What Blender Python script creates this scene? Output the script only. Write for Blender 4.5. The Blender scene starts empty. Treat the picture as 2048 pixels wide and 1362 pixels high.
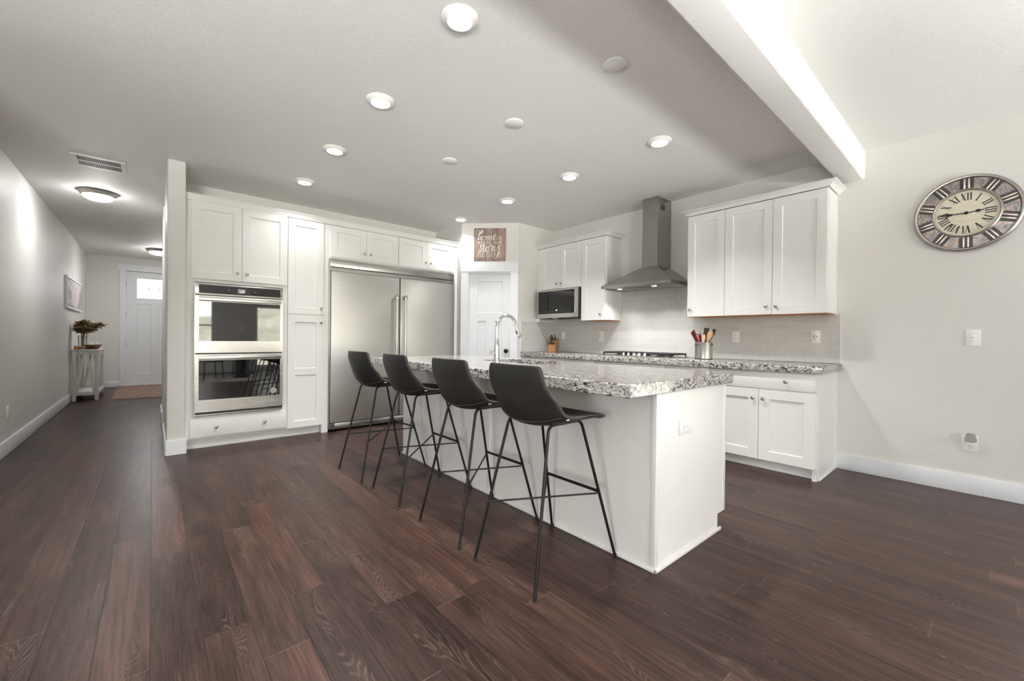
import bpy, bmesh, math, random
from mathutils import Vector, Matrix
random.seed(7)
PI = math.pi
S = bpy.context.scene
COL = S.collection

# ------------------------------------------------------------------ camera
EYE = 1.14
F_PX = 830.4
cam_d = bpy.data.cameras.new('camera')
cam_d.sensor_fit = 'HORIZONTAL'
cam_d.sensor_width = 36.0
cam_d.lens = F_PX / 2048.0 * 36.0
cam_d.clip_start = 0.05
cam_d.clip_end = 200
cam = bpy.data.objects.new('camera', cam_d)
COL.objects.link(cam)
_yaw, _pit, _rol = (math.radians(a) for a in (40.883, -0.380, -0.600))
_f = Vector((math.sin(_yaw) * math.cos(_pit), math.cos(_yaw) * math.cos(_pit), math.sin(_pit)))
_r = Vector((math.cos(_yaw), -math.sin(_yaw), 0))
_d = _f.cross(_r)
_x = _r * math.cos(_rol) + _d * math.sin(_rol)
_y = _r * math.sin(_rol) - _d * math.cos(_rol)
cam.matrix_world = Matrix(((_x.x, _y.x, -_f.x, 0), (_x.y, _y.y, -_f.y, 0), (_x.z, _y.z, -_f.z, EYE), (0, 0, 0, 1)))
S.camera = cam

# ------------------------------------------------------------------ view
S.view_settings.view_transform = 'Standard'
S.view_settings.look = 'None'
S.view_settings.gamma = 1.0
S.view_settings.use_curve_mapping = False
S.view_settings.exposure = 0.12
S.cycles.use_denoising = True
S.cycles.max_bounces = 10
S.cycles.diffuse_bounces = 6
S.cycles.glossy_bounces = 4
S.cycles.transmission_bounces = 6
S.cycles.transparent_max_bounces = 8
S.cycles.sample_clamp_indirect = 6.0
S.cycles.caustics_reflective = False
S.cycles.caustics_refractive = False
S.cycles.blur_glossy = 0.5

# ------------------------------------------------------------------ daylight, plus added fill lamps
W = bpy.data.worlds.new('daylight')
S.world = W
W.use_nodes = True
bg = W.node_tree.nodes['Background']
bg.inputs['Color'].default_value = (0.98, 0.985, 1.0, 1)
bg.inputs['Strength'].default_value = 12.5

ZC = 2.784       # ceiling height
XR = 4.67        # range wall
XL = -1.035      # hallway wall
YF = 12.22       # front-door wall
YB = -5.10       # window wall behind the camera
YK = 5.745       # wall behind the oven and fridge cabinets

def portal(name, loc, rot, sx, sy):
    l = bpy.data.lights.new(name, 'AREA')
    l.shape = 'RECTANGLE'; l.size = sx; l.size_y = sy
    l.cycles.is_portal = True
    o = bpy.data.objects.new(name, l); COL.objects.link(o)
    o.location = loc; o.rotation_euler = rot
    return o
portal('window_daylight', (0.30, YB - 0.02, 1.35), (PI / 2, 0, 0), 2.2, 1.7)
portal('window_daylight', (3.35, YB - 0.02, 1.10), (PI / 2, 0, 0), 1.8, 1.95)
portal('window_daylight', (-3.20, YB - 0.02, 1.30), (PI / 2, 0, 0), 3.0, 2.2)
portal('window_daylight', (-5.40, -1.2, 1.30), (0, -PI / 2, 0), 2.2, 2.0)
portal('window_daylight', (XR + 0.10, -1.75, 1.06), (0, PI / 2, 0), 2.1, 2.4)

sun_d = bpy.data.lights.new('sun', 'SUN'); sun_d.energy = 14.0; sun_d.angle = .01
sun = bpy.data.objects.new('sun', sun_d); COL.objects.link(sun)
sun.rotation_euler = Vector((-.35, -.40, -.85)).to_track_quat('-Z', 'Y').to_euler()
# added upward area lamps outside the windows, standing in for bounce, brightening the ceiling
def add_patio_fill(x0, x1, y0, y1, watts):
    l = bpy.data.lights.new('patio_fill_lamp', 'AREA')
    l.shape = 'RECTANGLE'; l.size = x1 - x0; l.size_y = y1 - y0; l.energy = watts
    l.color = (1.0, .992, .975)
    o = bpy.data.objects.new('patio_fill_lamp', l); COL.objects.link(o)
    o.location = ((x0 + x1) / 2, (y0 + y1) / 2, -.12); o.rotation_euler = (PI, 0, 0)
    return o
add_patio_fill(-1.0, 4.3, YB - 3.0, YB - .3, 3300)
add_patio_fill(XR + .25, XR + 3.2, -3.2, -.3, 1000)
add_patio_fill(-4.9, -1.4, YB - 3.0, YB - .3, 8000)
add_patio_fill(-8.2, -5.7, -3.0, .6, 3600)

CAN_W = 15.0
def ceiling_lamp_light(x, y, z, size, watts, spread=115):
    l = bpy.data.lights.new('lamp_light', 'AREA')
    l.shape = 'DISK'; l.size = size; l.energy = watts
    l.color = (1.0, 0.99, 0.975)
    l.spread = math.radians(spread)
    o = bpy.data.objects.new('lamp_light', l); COL.objects.link(o)
    o.location = (x, y, z)
    return o

# ------------------------------------------------------------------ materials
def nd(nt, typ, **kw):
    n = nt.nodes.new(typ)
    for k, v in kw.items():
        setattr(n, k, v)
    return n
def lk(nt, a, b): nt.links.new(a, b)

def base_mat(name, color=(.8, .8, .8), rough=.5, metal=0.0, spec=.5, ior=None):
    m = bpy.data.materials.new(name); m.use_nodes = True
    p = m.node_tree.nodes['Principled BSDF']
    p.inputs['Base Color'].default_value = (*color, 1)
    p.inputs['Roughness'].default_value = rough
    p.inputs['Metallic'].default_value = metal
    p.inputs['Specular IOR Level'].default_value = spec
    if ior: p.inputs['IOR'].default_value = ior
    return m, m.node_tree, p

def pos(nt, obj=False):
    if obj:
        return nd(nt, 'ShaderNodeTexCoord').outputs['Object']
    return nd(nt, 'ShaderNodeNewGeometry').outputs['Position']

def noise(nt, vec, scale, detail=4, rough=.55, dist=0.0):
    n = nd(nt, 'ShaderNodeTexNoise')
    n.inputs['Scale'].default_value = scale
    n.inputs['Detail'].default_value = detail
    n.inputs['Roughness'].default_value = rough
    n.inputs['Distortion'].default_value = dist
    lk(nt, vec, n.inputs['Vector'])
    return n.outputs['Fac']

def ramp(nt, fac, stops, interp='LINEAR'):
    r = nd(nt, 'ShaderNodeValToRGB')
    r.color_ramp.interpolation = interp
    e = r.color_ramp.elements
    while len(e) > len(stops): e.remove(e[-1])
    while len(e) < len(stops): e.new(.5)
    for i, (p, c) in enumerate(stops):
        e[i].position = p
        e[i].color = (*c, 1) if not isinstance(c, (int, float)) else (c, c, c, 1)
    lk(nt, fac, r.inputs['Fac'])
    return r.outputs['Color']

def bump(nt, p, h, strength=.3, dist=.002):
    b = nd(nt, 'ShaderNodeBump')
    b.inputs['Strength'].default_value = strength
    b.inputs['Distance'].default_value = dist
    lk(nt, h, b.inputs['Height'])
    lk(nt, b.outputs['Normal'], p.inputs['Normal'])

def scalev(nt, vec, s):
    m = nd(nt, 'ShaderNodeMapping')
    m.inputs['Scale'].default_value = s
    lk(nt, vec, m.inputs['Vector'])
    return m.outputs['Vector']

def math_(nt, op, a, b=None, c=None):
    m = nd(nt, 'ShaderNodeMath', operation=op)
    for i, v in enumerate((a, b, c)):
        if v is None: continue
        if isinstance(v, (int, float)): m.inputs[i].default_value = v
        else: lk(nt, v, m.inputs[i])
    return m.outputs[0]

def mixc(nt, fac, a, b, mode='MIX'):
    m = nd(nt, 'ShaderNodeMix', data_type='RGBA', blend_type=mode)
    for sock, v in ((m.inputs[0], fac), (m.inputs[6], a), (m.inputs[7], b)):
        if isinstance(v, (int, float)): sock.default_value = v
        elif isinstance(v, tuple): sock.default_value = (*v, 1)
        else: lk(nt, v, sock)
    return m.outputs[2]

def paint(name, color, rough=.5, tex=0.0, spec=.3):
    m, nt, p = base_mat(name, color, rough, spec=spec)
    if tex:
        v = pos(nt)
        n = noise(nt, v, 38, 6, .62, .7)
        h = ramp(nt, n, [(.42, 0.0), (.50, 1.0), (.57, .75), (.66, 1.0)])
        bump(nt, p, h, tex, .004)
    return m

def soft_speck(name, color, rough, var=.04, scale=60, metal=0, spec=.5):
    m, nt, p = base_mat(name, color, rough, metal, spec)
    n = noise(nt, pos(nt, True), scale, 3)
    c = ramp(nt, n, [(.3, tuple(x * (1 - var) for x in color)), (.7, tuple(min(1, x * (1 + var)) for x in color))])
    lk(nt, c, p.inputs['Base Color'])
    return m

M = {}
M['wall'] = paint('wall_paint', (.725, .715, .692), .5, .14)
M['ceiling'] = paint('ceiling_texture_paint', (.88, .873, .853), .6, .42)
M['cab'] = soft_speck('cabinet_white_paint', (.84, .832, .812), .38, .01, 8, 0, .4)
M['trim'] = soft_speck('trim_white_paint', (.78, .80, .83), .42, .01, 8, 0, .4)
M['plate'] = soft_speck('switch_plate_plastic', (.89, .885, .87), .35, .01, 30)
M['dark'] = soft_speck('dark_slot', (.02, .02, .02), .6, .1, 50)
M['black_metal'] = soft_speck('black_powder_coat', (.006, .006, .0055), .42, .25, 140, 0, .28)
M['black_plastic'] = soft_speck('black_plastic', (.014, .014, .014), .35, .2, 80)
M['chrome'] = soft_speck('polished_chrome', (.78, .78, .77), .07, .02, 20, 1.0)
M['nickel'] = soft_speck('brushed_nickel', (.42, .40, .37), .32, .08, 90, 1.0)
M['iron'] = soft_speck('cast_iron', (.016, .016, .016), .6, .3, 160)
def leaf_mat():
    m, nt, q = base_mat('eucalyptus_leaf', (.2, .15, .08), .55, 0, .3)
    n = noise(nt, pos(nt, True), 26, 2, .5)
    lk(nt, ramp(nt, n, [(.28, (.07, .066, .03)), (.42, (.19, .16, .08)), (.55, (.38, .28, .16)), (.70, (.58, .41, .24))]), q.inputs['Base Color'])
    return m
M['leaf'] = leaf_mat()
M['stem'] = soft_speck('plant_stem', (.24, .15, .08), .6, .3, 40)
M['red'] = soft_speck('red_enamel', (.30, .008, .008), .35, .15, 40)
M['darkred'] = soft_speck('maroon_silicone', (.105, .008, .014), .4, .1, 40)
M['white_ball'] = soft_speck('white_plaster', (.66, .65, .62), .7, .15, 40)
M['ink'] = soft_speck('dark_ink', (.035, .025, .03), .6, .1, 40)
M['sticker'] = soft_speck('silver_sticker', (.52, .50, .47), .4, .05, 60)
M['lens_off'] = soft_speck('frosted_lens', (.8, .8, .78), .3, .01, 20)
M['cream'] = soft_speck('clock_dial', (.66, .62, .50), .5, .06, 9)
M['letters'] = soft_speck('white_lettering', (.80, .76, .71), .6, .04, 40)
M['stitch'] = soft_speck('grey_thread', (.23, .22, .20), .8, .1, 90)

def emit(name, color, strength, base=.8):
    m = bpy.data.materials.new(name); m.use_nodes = True
    nt = m.node_tree; p = nt.nodes['Principled BSDF']
    p.inputs['Base Color'].default_value = (base, base, base, 1)
    p.inputs['Emission Color'].default_value = (*color, 1)
    p.inputs['Emission Strength'].default_value = strength
    return m
M['lamp'] = emit('lamp_lens_glow', (1, .985, .96), 9.0)
M['dome'] = emit('dome_glass_glow', (1, .985, .96), 85.0)
M['display'] = emit('oven_clock_digits', (.9, .95, 1), 1.6)
M['display_dim'] = emit('panel_icons', (.8, .8, .8), .055, .03)

def steel(name, color=(.56, .545, .52), rough=.27, axis='z', amt=1.0):
    m, nt, p = base_mat(name, color, rough, 1.0)
    sc = {'z': (220, 220, 1.5), 'x': (1.5, 220, 220), 'y': (220, 1.5, 220)}[axis]
    v = scalev(nt, pos(nt, True), sc)
    n = noise(nt, v, 1.0, 3)
    c = ramp(nt, n, [(.25, tuple(x * (1 - .07 * amt) for x in color)), (.75, tuple(x * (1 + .05 * amt) for x in color))])
    lk(nt, c, p.inputs['Base Color'])
    r = nd(nt, 'ShaderNodeMapRange')
    r.inputs['To Min'].default_value = rough - .04; r.inputs['To Max'].default_value = rough + .06
    lk(nt, n, r.inputs['Value']); lk(nt, r.outputs['Result'], p.inputs['Roughness'])
    return m
M['steel_x'] = steel('stainless_brushed_across', rough=.25, axis='x')
M['steel_y'] = steel('stainless_brushed_lengthwise', rough=.25, axis='y')
M['steel_z'] = steel('stainless_brushed_upright', (.56, .545, .52), .33, 'z')
M['fridge'] = steel('fridge_stainless', (.66, .65, .62), .42, 'x')
M['hood'] = steel('hood_stainless', (.40, .385, .36), .24, 'y')
M['steel_rod'] = steel('handle_stainless', (.50, .485, .46), .22, 'z')

def glass_black(name, color=(.006, .006, .006), rough=.015, ior=1.5):
    m, nt, p = base_mat(name, color, rough, 0, .5, ior)
    n = noise(nt, pos(nt, True), 3, 2)
    r = nd(nt, 'ShaderNodeMapRange')
    r.inputs['To Min'].default_value = rough; r.inputs['To Max'].default_value = rough + .02
    lk(nt, n, r.inputs['Value']); lk(nt, r.outputs['Result'], p.inputs['Roughness'])
    return m
M['black_glass'] = glass_black('black_oven_glass', ior=1.95)
M['micro_glass'] = glass_black('microwave_glass', (.008, .008, .008), .05)

def pane_glass(name, refl=1.45, tint=(1, 1, 1)):
    m = bpy.data.materials.new(name); m.use_nodes = True
    nt = m.node_tree; nt.nodes.clear()
    o = nd(nt, 'ShaderNodeOutputMaterial'); mx = nd(nt, 'ShaderNodeMixShader')
    t = nd(nt, 'ShaderNodeBsdfTransparent'); g = nd(nt, 'ShaderNodeBsdfGlossy')
    t.inputs['Color'].default_value = (*tint, 1); g.inputs['Roughness'].default_value = .02
    fr = nd(nt, 'ShaderNodeFresnel'); fr.inputs['IOR'].default_value = refl
    lk(nt, fr.outputs[0], mx.inputs[0])
    lk(nt, t.outputs[0], mx.inputs[1]); lk(nt, g.outputs[0], mx.inputs[2]); lk(nt, mx.outputs[0], o.inputs[0])
    return m
M['pane'] = pane_glass('window_glass')
M['vase_glass'] = pane_glass('vase_glass', 1.18, (.95, .965, .96))

def floor_mat():
    m, nt, p = base_mat('dark_plank_floor', (.06, .035, .03), .36, 0, .20)
    P_ = pos(nt)
    s = nd(nt, 'ShaderNodeSeparateXYZ'); lk(nt, P_, s.inputs[0])
    w, L = .1515, 1.235
    u = math_(nt, 'DIVIDE', math_(nt, 'ADD', s.outputs[0], .003), w)
    row = math_(nt, 'FLOOR', u)
    fu = math_(nt, 'FRACT', u)
    wn = nd(nt, 'ShaderNodeTexWhiteNoise', noise_dimensions='1D'); lk(nt, row, wn.inputs['W'])
    v = math_(nt, 'ADD', math_(nt, 'DIVIDE', s.outputs[1], L), math_(nt, 'MULTIPLY', wn.outputs['Value'], 3.0))
    fl = math_(nt, 'FLOOR', v); fv = math_(nt, 'FRACT', v)
    cid = nd(nt, 'ShaderNodeCombineXYZ'); lk(nt, row, cid.inputs[0]); lk(nt, fl, cid.inputs[1])
    wn2 = nd(nt, 'ShaderNodeTexWhiteNoise', noise_dimensions='3D'); lk(nt, cid.outputs[0], wn2.inputs['Vector'])
    rnd = nd(nt, 'ShaderNodeSeparateColor'); lk(nt, wn2.outputs['Color'], rnd.inputs[0])
    # plank-local coordinates, shifted per plank so grain differs
    gc = nd(nt, 'ShaderNodeCombineXYZ')
    lk(nt, math_(nt, 'ADD', s.outputs[0], math_(nt, 'MULTIPLY', rnd.outputs[0], 37.0)), gc.inputs[0])
    lk(nt, math_(nt, 'ADD', s.outputs[1], math_(nt, 'MULTIPLY', rnd.outputs[1], 53.0)), gc.inputs[1])
    lk(nt, math_(nt, 'MULTIPLY', rnd.outputs[2], 11.0), gc.inputs[2])
    g = gc.outputs[0]
    fine = noise(nt, scalev(nt, g, (210, 7, 1)), 1, 5, .7)
    broad = noise(nt, scalev(nt, g, (13, 1.3, 1)), 1, 4, .55, .5)
    patch = noise(nt, scalev(nt, g, (30, 5, 1)), 1, 3, .5)
    # cathedral rings: contour lines of a slow, elongated noise field
    fld = noise(nt, scalev(nt, g, (6.5, 1.15, 1)), 1, 3, .35, .25)
    fld = math_(nt, 'ADD', fld, math_(nt, 'MULTIPLY', noise(nt, scalev(nt, g, (60, 9, 1)), 1, 2), .012))
    ringw = math_(nt, 'FRACT', math_(nt, 'MULTIPLY', fld, 54.0))
    ring = ramp(nt, ringw, [(0.0, 0.0), (.52, .0), (.72, 1.0), (.90, .7), (1.0, 0.0)])
    where = ramp(nt, noise(nt, scalev(nt, g, (9, 1.0, 1)), 1, 2), [(.52, 0.0), (.62, 1.0)])
    ringm = math_(nt, 'MULTIPLY', math_(nt, 'MULTIPLY', ring, where), ramp(nt, patch, [(.40, .15), (.58, 1.0)]))
    mid = noise(nt, scalev(nt, g, (75, 2.6, 1)), 1, 4, .6)
    base = ramp(nt, broad, [(.28, (.018, .0084, .0066)), (.5, (.037, .0185, .0143)), (.72, (.064, .0350, .0275))])
    tone = ramp(nt, rnd.outputs[0], [(0.0, (.62, .62, .63)), (.45, (.92, .92, .92)), (.8, (1.15, 1.14, 1.13)), (1.0, (1.42, 1.24, 1.17))])
    c = mixc(nt, 1.0, base, tone, 'MULTIPLY')
    c = mixc(nt, 1.0, c, ramp(nt, mid, [(.32, (.55, .55, .55)), (.5, (1, 1, 1)), (.66, (1.45, 1.42, 1.40))]), 'MULTIPLY')
    c = mixc(nt, math_(nt, 'MULTIPLY', ramp(nt, fine, [(.46, 0.0), (.70, 1.0)]), .38), c, (.120, .078, .064))
    c = mixc(nt, math_(nt, 'MULTIPLY', ringm, .50), c, (.165, .112, .092))
    # seams
    eu = math_(nt, 'MINIMUM', fu, math_(nt, 'SUBTRACT', 1.0, fu))
    ev = math_(nt, 'MINIMUM', fv, math_(nt, 'SUBTRACT', 1.0, fv))
    su = ramp(nt, eu, [(0.0, 1.0), (.012, .8), (.018, 0.0)])
    sv = ramp(nt, ev, [(0.0, 1.0), (.0011, .9), (.0018, 0.0)])
    c = mixc(nt, math_(nt, 'MULTIPLY', su, .75), c, (.018, .012, .011))
    c = mixc(nt, math_(nt, 'MULTIPLY', sv, math_(nt, 'MULTIPLY', rnd.outputs[1], .75)), c, (.13, .10, .085))
    lk(nt, c, p.inputs['Base Color'])
    rr = nd(nt, 'ShaderNodeMapRange'); rr.inputs['To Min'].default_value = .26; rr.inputs['To Max'].default_value = .44
    lk(nt, fine, rr.inputs['Value']); lk(nt, rr.outputs['Result'], p.inputs['Roughness'])
    h = math_(nt, 'SUBTRACT', math_(nt, 'MULTIPLY', fine, .35), math_(nt, 'MAXIMUM', su, sv))
    bump(nt, p, h, .22, .0015)
    return m
M['floor'] = floor_mat()

def granite_mat():
    m, nt, p = base_mat('speckled_granite', (.6, .58, .55), .09, 0, .5, 1.62)
    v = pos(nt)
    mp = nd(nt, 'ShaderNodeMapping'); mp.inputs['Rotation'].default_value = (.62, .35, .55); mp.inputs['Scale'].default_value = (1.0, .62, 1.25)
    lk(nt, v, mp.inputs['Vector']); v1 = mp.outputs['Vector']
    cloud = noise(nt, v1, 10, 5, .65, 1.0)
    med = noise(nt, v1, 46, 6, .66, 1.1)
    fine = noise(nt, v1, 125, 4, .6, .5)
    base = ramp(nt, cloud, [(.3, (.42, .405, .38)), (.55, (.60, .585, .55)), (.75, (.70, .685, .65))])
    greym = ramp(nt, med, [(.42, 0.0), (.52, 1.0)])
    c = mixc(nt, math_(nt, 'MULTIPLY', greym, .60), base, (.20, .19, .178))
    mix_n = math_(nt, 'ADD', math_(nt, 'MULTIPLY', med, .52), math_(nt, 'ADD', math_(nt, 'MULTIPLY', fine, .28), math_(nt, 'MULTIPLY', cloud, .20)))
    blk = ramp(nt, mix_n, [(.508, 0.0), (.535, 1.0)])
    c = mixc(nt, blk, c, (.020, .019, .018))
    wht = ramp(nt, noise(nt, v1, 70, 4, .6, .6), [(.57, 0.0), (.62, 1.0)])
    c = mixc(nt, math_(nt, 'MULTIPLY', wht, .85), c, (.72, .705, .67))
    lk(nt, c, p.inputs['Base Color'])
    return m
M['granite'] = granite_mat()

def tile_mat():
    m, nt, p = base_mat('subway_tile', (.55, .53, .5), .08, 0, .5)
    P_ = pos(nt)
    s = nd(nt, 'ShaderNodeSeparateXYZ'); lk(nt, P_, s.inputs[0])
    h = math_(nt, 'SUBTRACT', s.outputs[0], s.outputs[1])     # runs along either wall
    cb = nd(nt, 'ShaderNodeCombineXYZ'); lk(nt, math_(nt, 'ADD', h, 20 - 3.658 + .003), cb.inputs[0]); lk(nt, math_(nt, 'SUBTRACT', s.outputs[2], .943 - .0725 * 2), cb.inputs[1])
    b = nd(nt, 'ShaderNodeTexBrick', offset=.5, offset_frequency=2, squash=1.0)
    b.inputs['Color1'].default_value = (.60, .59, .565, 1); b.inputs['Color2'].default_value = (.64, .63, .605, 1)
    b.inputs['Mortar'].default_value = (.72, .71, .69, 1)
    b.inputs['Scale'].default_value = 1.0
    b.inputs['Mortar Size'].default_value = .0016; b.inputs['Mortar Smooth'].default_value = .1
    b.inputs['Bias'].default_value = 0
    b.inputs['Brick Width'].default_value = .150; b.inputs['Row Height'].default_value = .0725
    lk(nt, cb.outputs[0], b.inputs['Vector']); lk(nt, b.outputs['Color'], p.inputs['Base Color'])
    r = nd(nt, 'ShaderNodeMapRange'); r.inputs['To Min'].default_value = .09; r.inputs['To Max'].default_value = .6
    lk(nt, b.outputs['Fac'], r.inputs['Value']); lk(nt, r.outputs['Result'], p.inputs['Roughness'])
    hh = math_(nt, 'SUBTRACT', math_(nt, 'MULTIPLY', noise(nt, P_, 7, 2), .25), b.outputs['Fac'])
    bump(nt, p, hh, .25, .0015)
    return m
M['tile'] = tile_mat()

def leather_mat():
    m, nt, p = base_mat('black_faux_leather', (.017, .0165, .0155), .47, 0, .42)
    v = pos(nt, True)
    n = noise(nt, v, 14, 5, .6)
    lk(nt, ramp(nt, n, [(.3, (.012, .0117, .011)), (.75, (.024, .023, .0215))]), p.inputs['Base Color'])
    g = nd(nt, 'ShaderNodeTexVoronoi'); g.inputs['Scale'].default_value = 420; lk(nt, v, g.inputs['Vector'])
    bump(nt, p, g.outputs['Distance'], .12, .0008)
    return m
M['leather'] = leather_mat()

def wood_mat(name, c0, c1, c2, sc=(6, 60, 60), rough=.5):
    m, nt, p = base_mat(name, c1, rough, 0, .4)
    v = scalev(nt, pos(nt, True), sc)
    n = noise(nt, v, 1, 5, .6, .8)
    lk(nt, ramp(nt, n, [(.3, c0), (.5, c1), (.7, c2)]), p.inputs['Base Color'])
    bump(nt, p, n, .15, .001)
    return m
M['maple'] = wood_mat('orange_maple_veneer', (.36, .15, .04), (.48, .215, .06), (.56, .27, .09), (40, 5, 40))
M['block'] = wood_mat('knife_block_wood', (.36, .17, .075), (.45, .23, .105), (.52, .29, .14), (60, 60, 6))
M['spoon'] = wood_mat('light_spoon_wood', (.50, .30, .16), (.58, .37, .21), (.66, .45, .28), (60, 60, 8))
M['spoon_pale'] = wood_mat('pale_spoon_wood', (.62, .52, .38), (.70, .61, .46), (.76, .68, .54), (60, 60, 8))
M['walnut'] = wood_mat('dark_brown_wood', (.03, .012, .008), (.06, .026, .017), (.10, .05, .03), (60, 60, 8))
M['bowl'] = wood_mat('amber_wood_bowl', (.11, .045, .010), (.17, .07, .016), (.24, .11, .03), (40, 8, 40))
M['whitewash'] = wood_mat('whitewashed_wood', (.58, .565, .535), (.66, .645, .61), (.72, .705, .67), (22, 22, 3), .6)

def sign_mat():
    m, nt, p = base_mat('weathered_sign_boards', (.4, .3, .28), .7, 0, .2)
    v = pos(nt, True)
    s = nd(nt, 'ShaderNodeSeparateXYZ'); lk(nt, v, s.inputs[0])
    u = math_(nt, 'DIVIDE', math_(nt, 'ADD', s.outputs[0], .05), .085)
    row = math_(nt, 'FLOOR', u); fu = math_(nt, 'FRACT', u)
    wn = nd(nt, 'ShaderNodeTexWhiteNoise', noise_dimensions='1D'); lk(nt, row, wn.inputs['W'])
    gc = nd(nt, 'ShaderNodeCombineXYZ')
    lk(nt, math_(nt, 'MULTIPLY', s.outputs[0], 70.0), gc.inputs[0]); lk(nt, math_(nt, 'MULTIPLY', wn.outputs['Value'], 30.0), gc.inputs[1]); lk(nt, math_(nt, 'MULTIPLY', s.outputs[2], 7.0), gc.inputs[2])
    n = noise(nt, gc.outputs[0], 1, 6, .65, .5)
    c = ramp(nt, n, [(.25, (.20, .135, .115)), (.5, (.36, .265, .235)), (.75, (.52, .41, .37))])
    t = ramp(nt, wn.outputs['Value'], [(0, (.68, .66, .66)), (.5, (1, 1, 1)), (1, (1.18, 1.15, 1.15))])
    c = mixc(nt, 1.0, c, t, 'MULTIPLY')
    c = mixc(nt, ramp(nt, fu, [(0, .85), (.03, .7), (.05, 0.0)]), c, (.10, .07, .06))
    lk(nt, c, p.inputs['Base Color'])
    return m
M['sign'] = sign_mat()

def clock_metal():
    m, nt, p = base_mat('antiqued_clock_metal', (.3, .28, .27), .30, 1.0)
    s = nd(nt, 'ShaderNodeSeparateXYZ'); lk(nt, pos(nt, True), s.inputs[0])
    zz = math_(nt, 'SUBTRACT', s.outputs[2], .287)
    ang = math_(nt, 'ARCTAN2', s.outputs[1], zz)
    rad = math_(nt, 'SQRT', math_(nt, 'ADD', math_(nt, 'MULTIPLY', s.outputs[1], s.outputs[1]), math_(nt, 'MULTIPLY', zz, zz)))
    c0 = nd(nt, 'ShaderNodeCombineXYZ'); lk(nt, math_(nt, 'MULTIPLY', rad, 260.0), c0.inputs[0]); lk(nt, math_(nt, 'MULTIPLY', ang, 7.0), c0.inputs[1])
    n = noise(nt, c0.outputs[0], 1.0, 4, .65, .3)
    c1 = nd(nt, 'ShaderNodeCombineXYZ'); lk(nt, math_(nt, 'MULTIPLY', rad, 9.0), c1.inputs[0]); lk(nt, math_(nt, 'MULTIPLY', ang, 4.2), c1.inputs[1])
    b = noise(nt, c1.outputs[0], 1.0, 2, .5)
    c = ramp(nt, n, [(.32, (.060, .058, .058)), (.5, (.19, .183, .18)), (.70, (.44, .425, .415))])
    tint = ramp(nt, b, [(.36, (.78, .80, .88)), (.49, (.95, .94, .94)), (.57, (1.65, 1.28, 1.08)), (.64, (1.0, .96, .94))])
    lk(nt, mixc(nt, 1.0, c, tint, 'MULTIPLY'), p.inputs['Base Color'])
    return m
M['clock_metal'] = clock_metal()
M['clock_rim'] = steel('antiqued_clock_rim', (.42, .40, .37), .36, 'z', 3.0)
M['clock_bar'] = soft_speck('pale_metal_bar', (.60, .50, .44), .3, .1, 60, 1.0)

def art_mat():
    m, nt, p = base_mat('abstract_canvas_print', (.6, .56, .55), .6, 0, .2)
    v = scalev(nt, pos(nt, True), (1, .9, 1.9))
    n = noise(nt, v, 1.7, 5, .62, .5)
    f = noise(nt, v, 12, 6, .72, .6)
    wash = ramp(nt, noise(nt, v, 1.2, 3), [(.35, (.70, .63, .63)), (.65, (.60, .545, .54))])
    dark = ramp(nt, math_(nt, 'ADD', math_(nt, 'MULTIPLY', n, .7), math_(nt, 'MULTIPLY', f, .3)), [(.505, 0.0), (.545, .9), (.60, .8), (.64, .1)])
    c = mixc(nt, math_(nt, 'MULTIPLY', dark, ramp(nt, f, [(.38, .25), (.58, 1.0)])), wash, (.145, .115, .10))
    lk(nt, c, p.inputs['Base Color'])
    return m
M['art'] = art_mat()

def shag_mat():
    m, nt, p = base_mat('brown_shag_pile', (.2, .11, .09), .95, 0, .1)
    n = noise(nt, pos(nt, True), 45, 4, .7)
    lk(nt, ramp(nt, n, [(.3, (.17, .108, .088)), (.55, (.33, .235, .20)), (.75, (.47, .355, .31))]), p.inputs['Base Color'])
    return m
M['shag'] = shag_mat()

def garden_mat():
    m, nt, p = base_mat('garden_growth', (.2, .2, .1), .9, 0, .1)
    v = pos(nt)
    n = noise(nt, v, 1.6, 7, .7, .6); f = noise(nt, v, 9, 5, .7)
    c = ramp(nt, n, [(.3, (.13, .135, .095)), (.5, (.34, .33, .25)), (.65, (.52, .50, .42)), (.8, (.68, .66, .58))])
    c = mixc(nt, .5, c, ramp(nt, f, [(.3, (.07, .075, .05)), (.7, (.62, .60, .50))]))
    lk(nt, c, p.inputs['Base Color'])
    return m
M['garden'] = garden_mat()
M['patio'] = soft_speck('pale_concrete', (.52, .51, .48), .8, .06, 6)
def rug_mat():
    m, nt, p = base_mat('faded_dining_rug', (.4, .38, .35), .95, 0, .1)
    n = noise(nt, pos(nt, True), 6, 6, .7, .8)
    lk(nt, ramp(nt, n, [(.35, (.22, .21, .20)), (.5, (.42, .40, .37)), (.65, (.55, .52, .48))]), p.inputs['Base Color'])
    return m
M['dining_rug'] = rug_mat()

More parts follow.
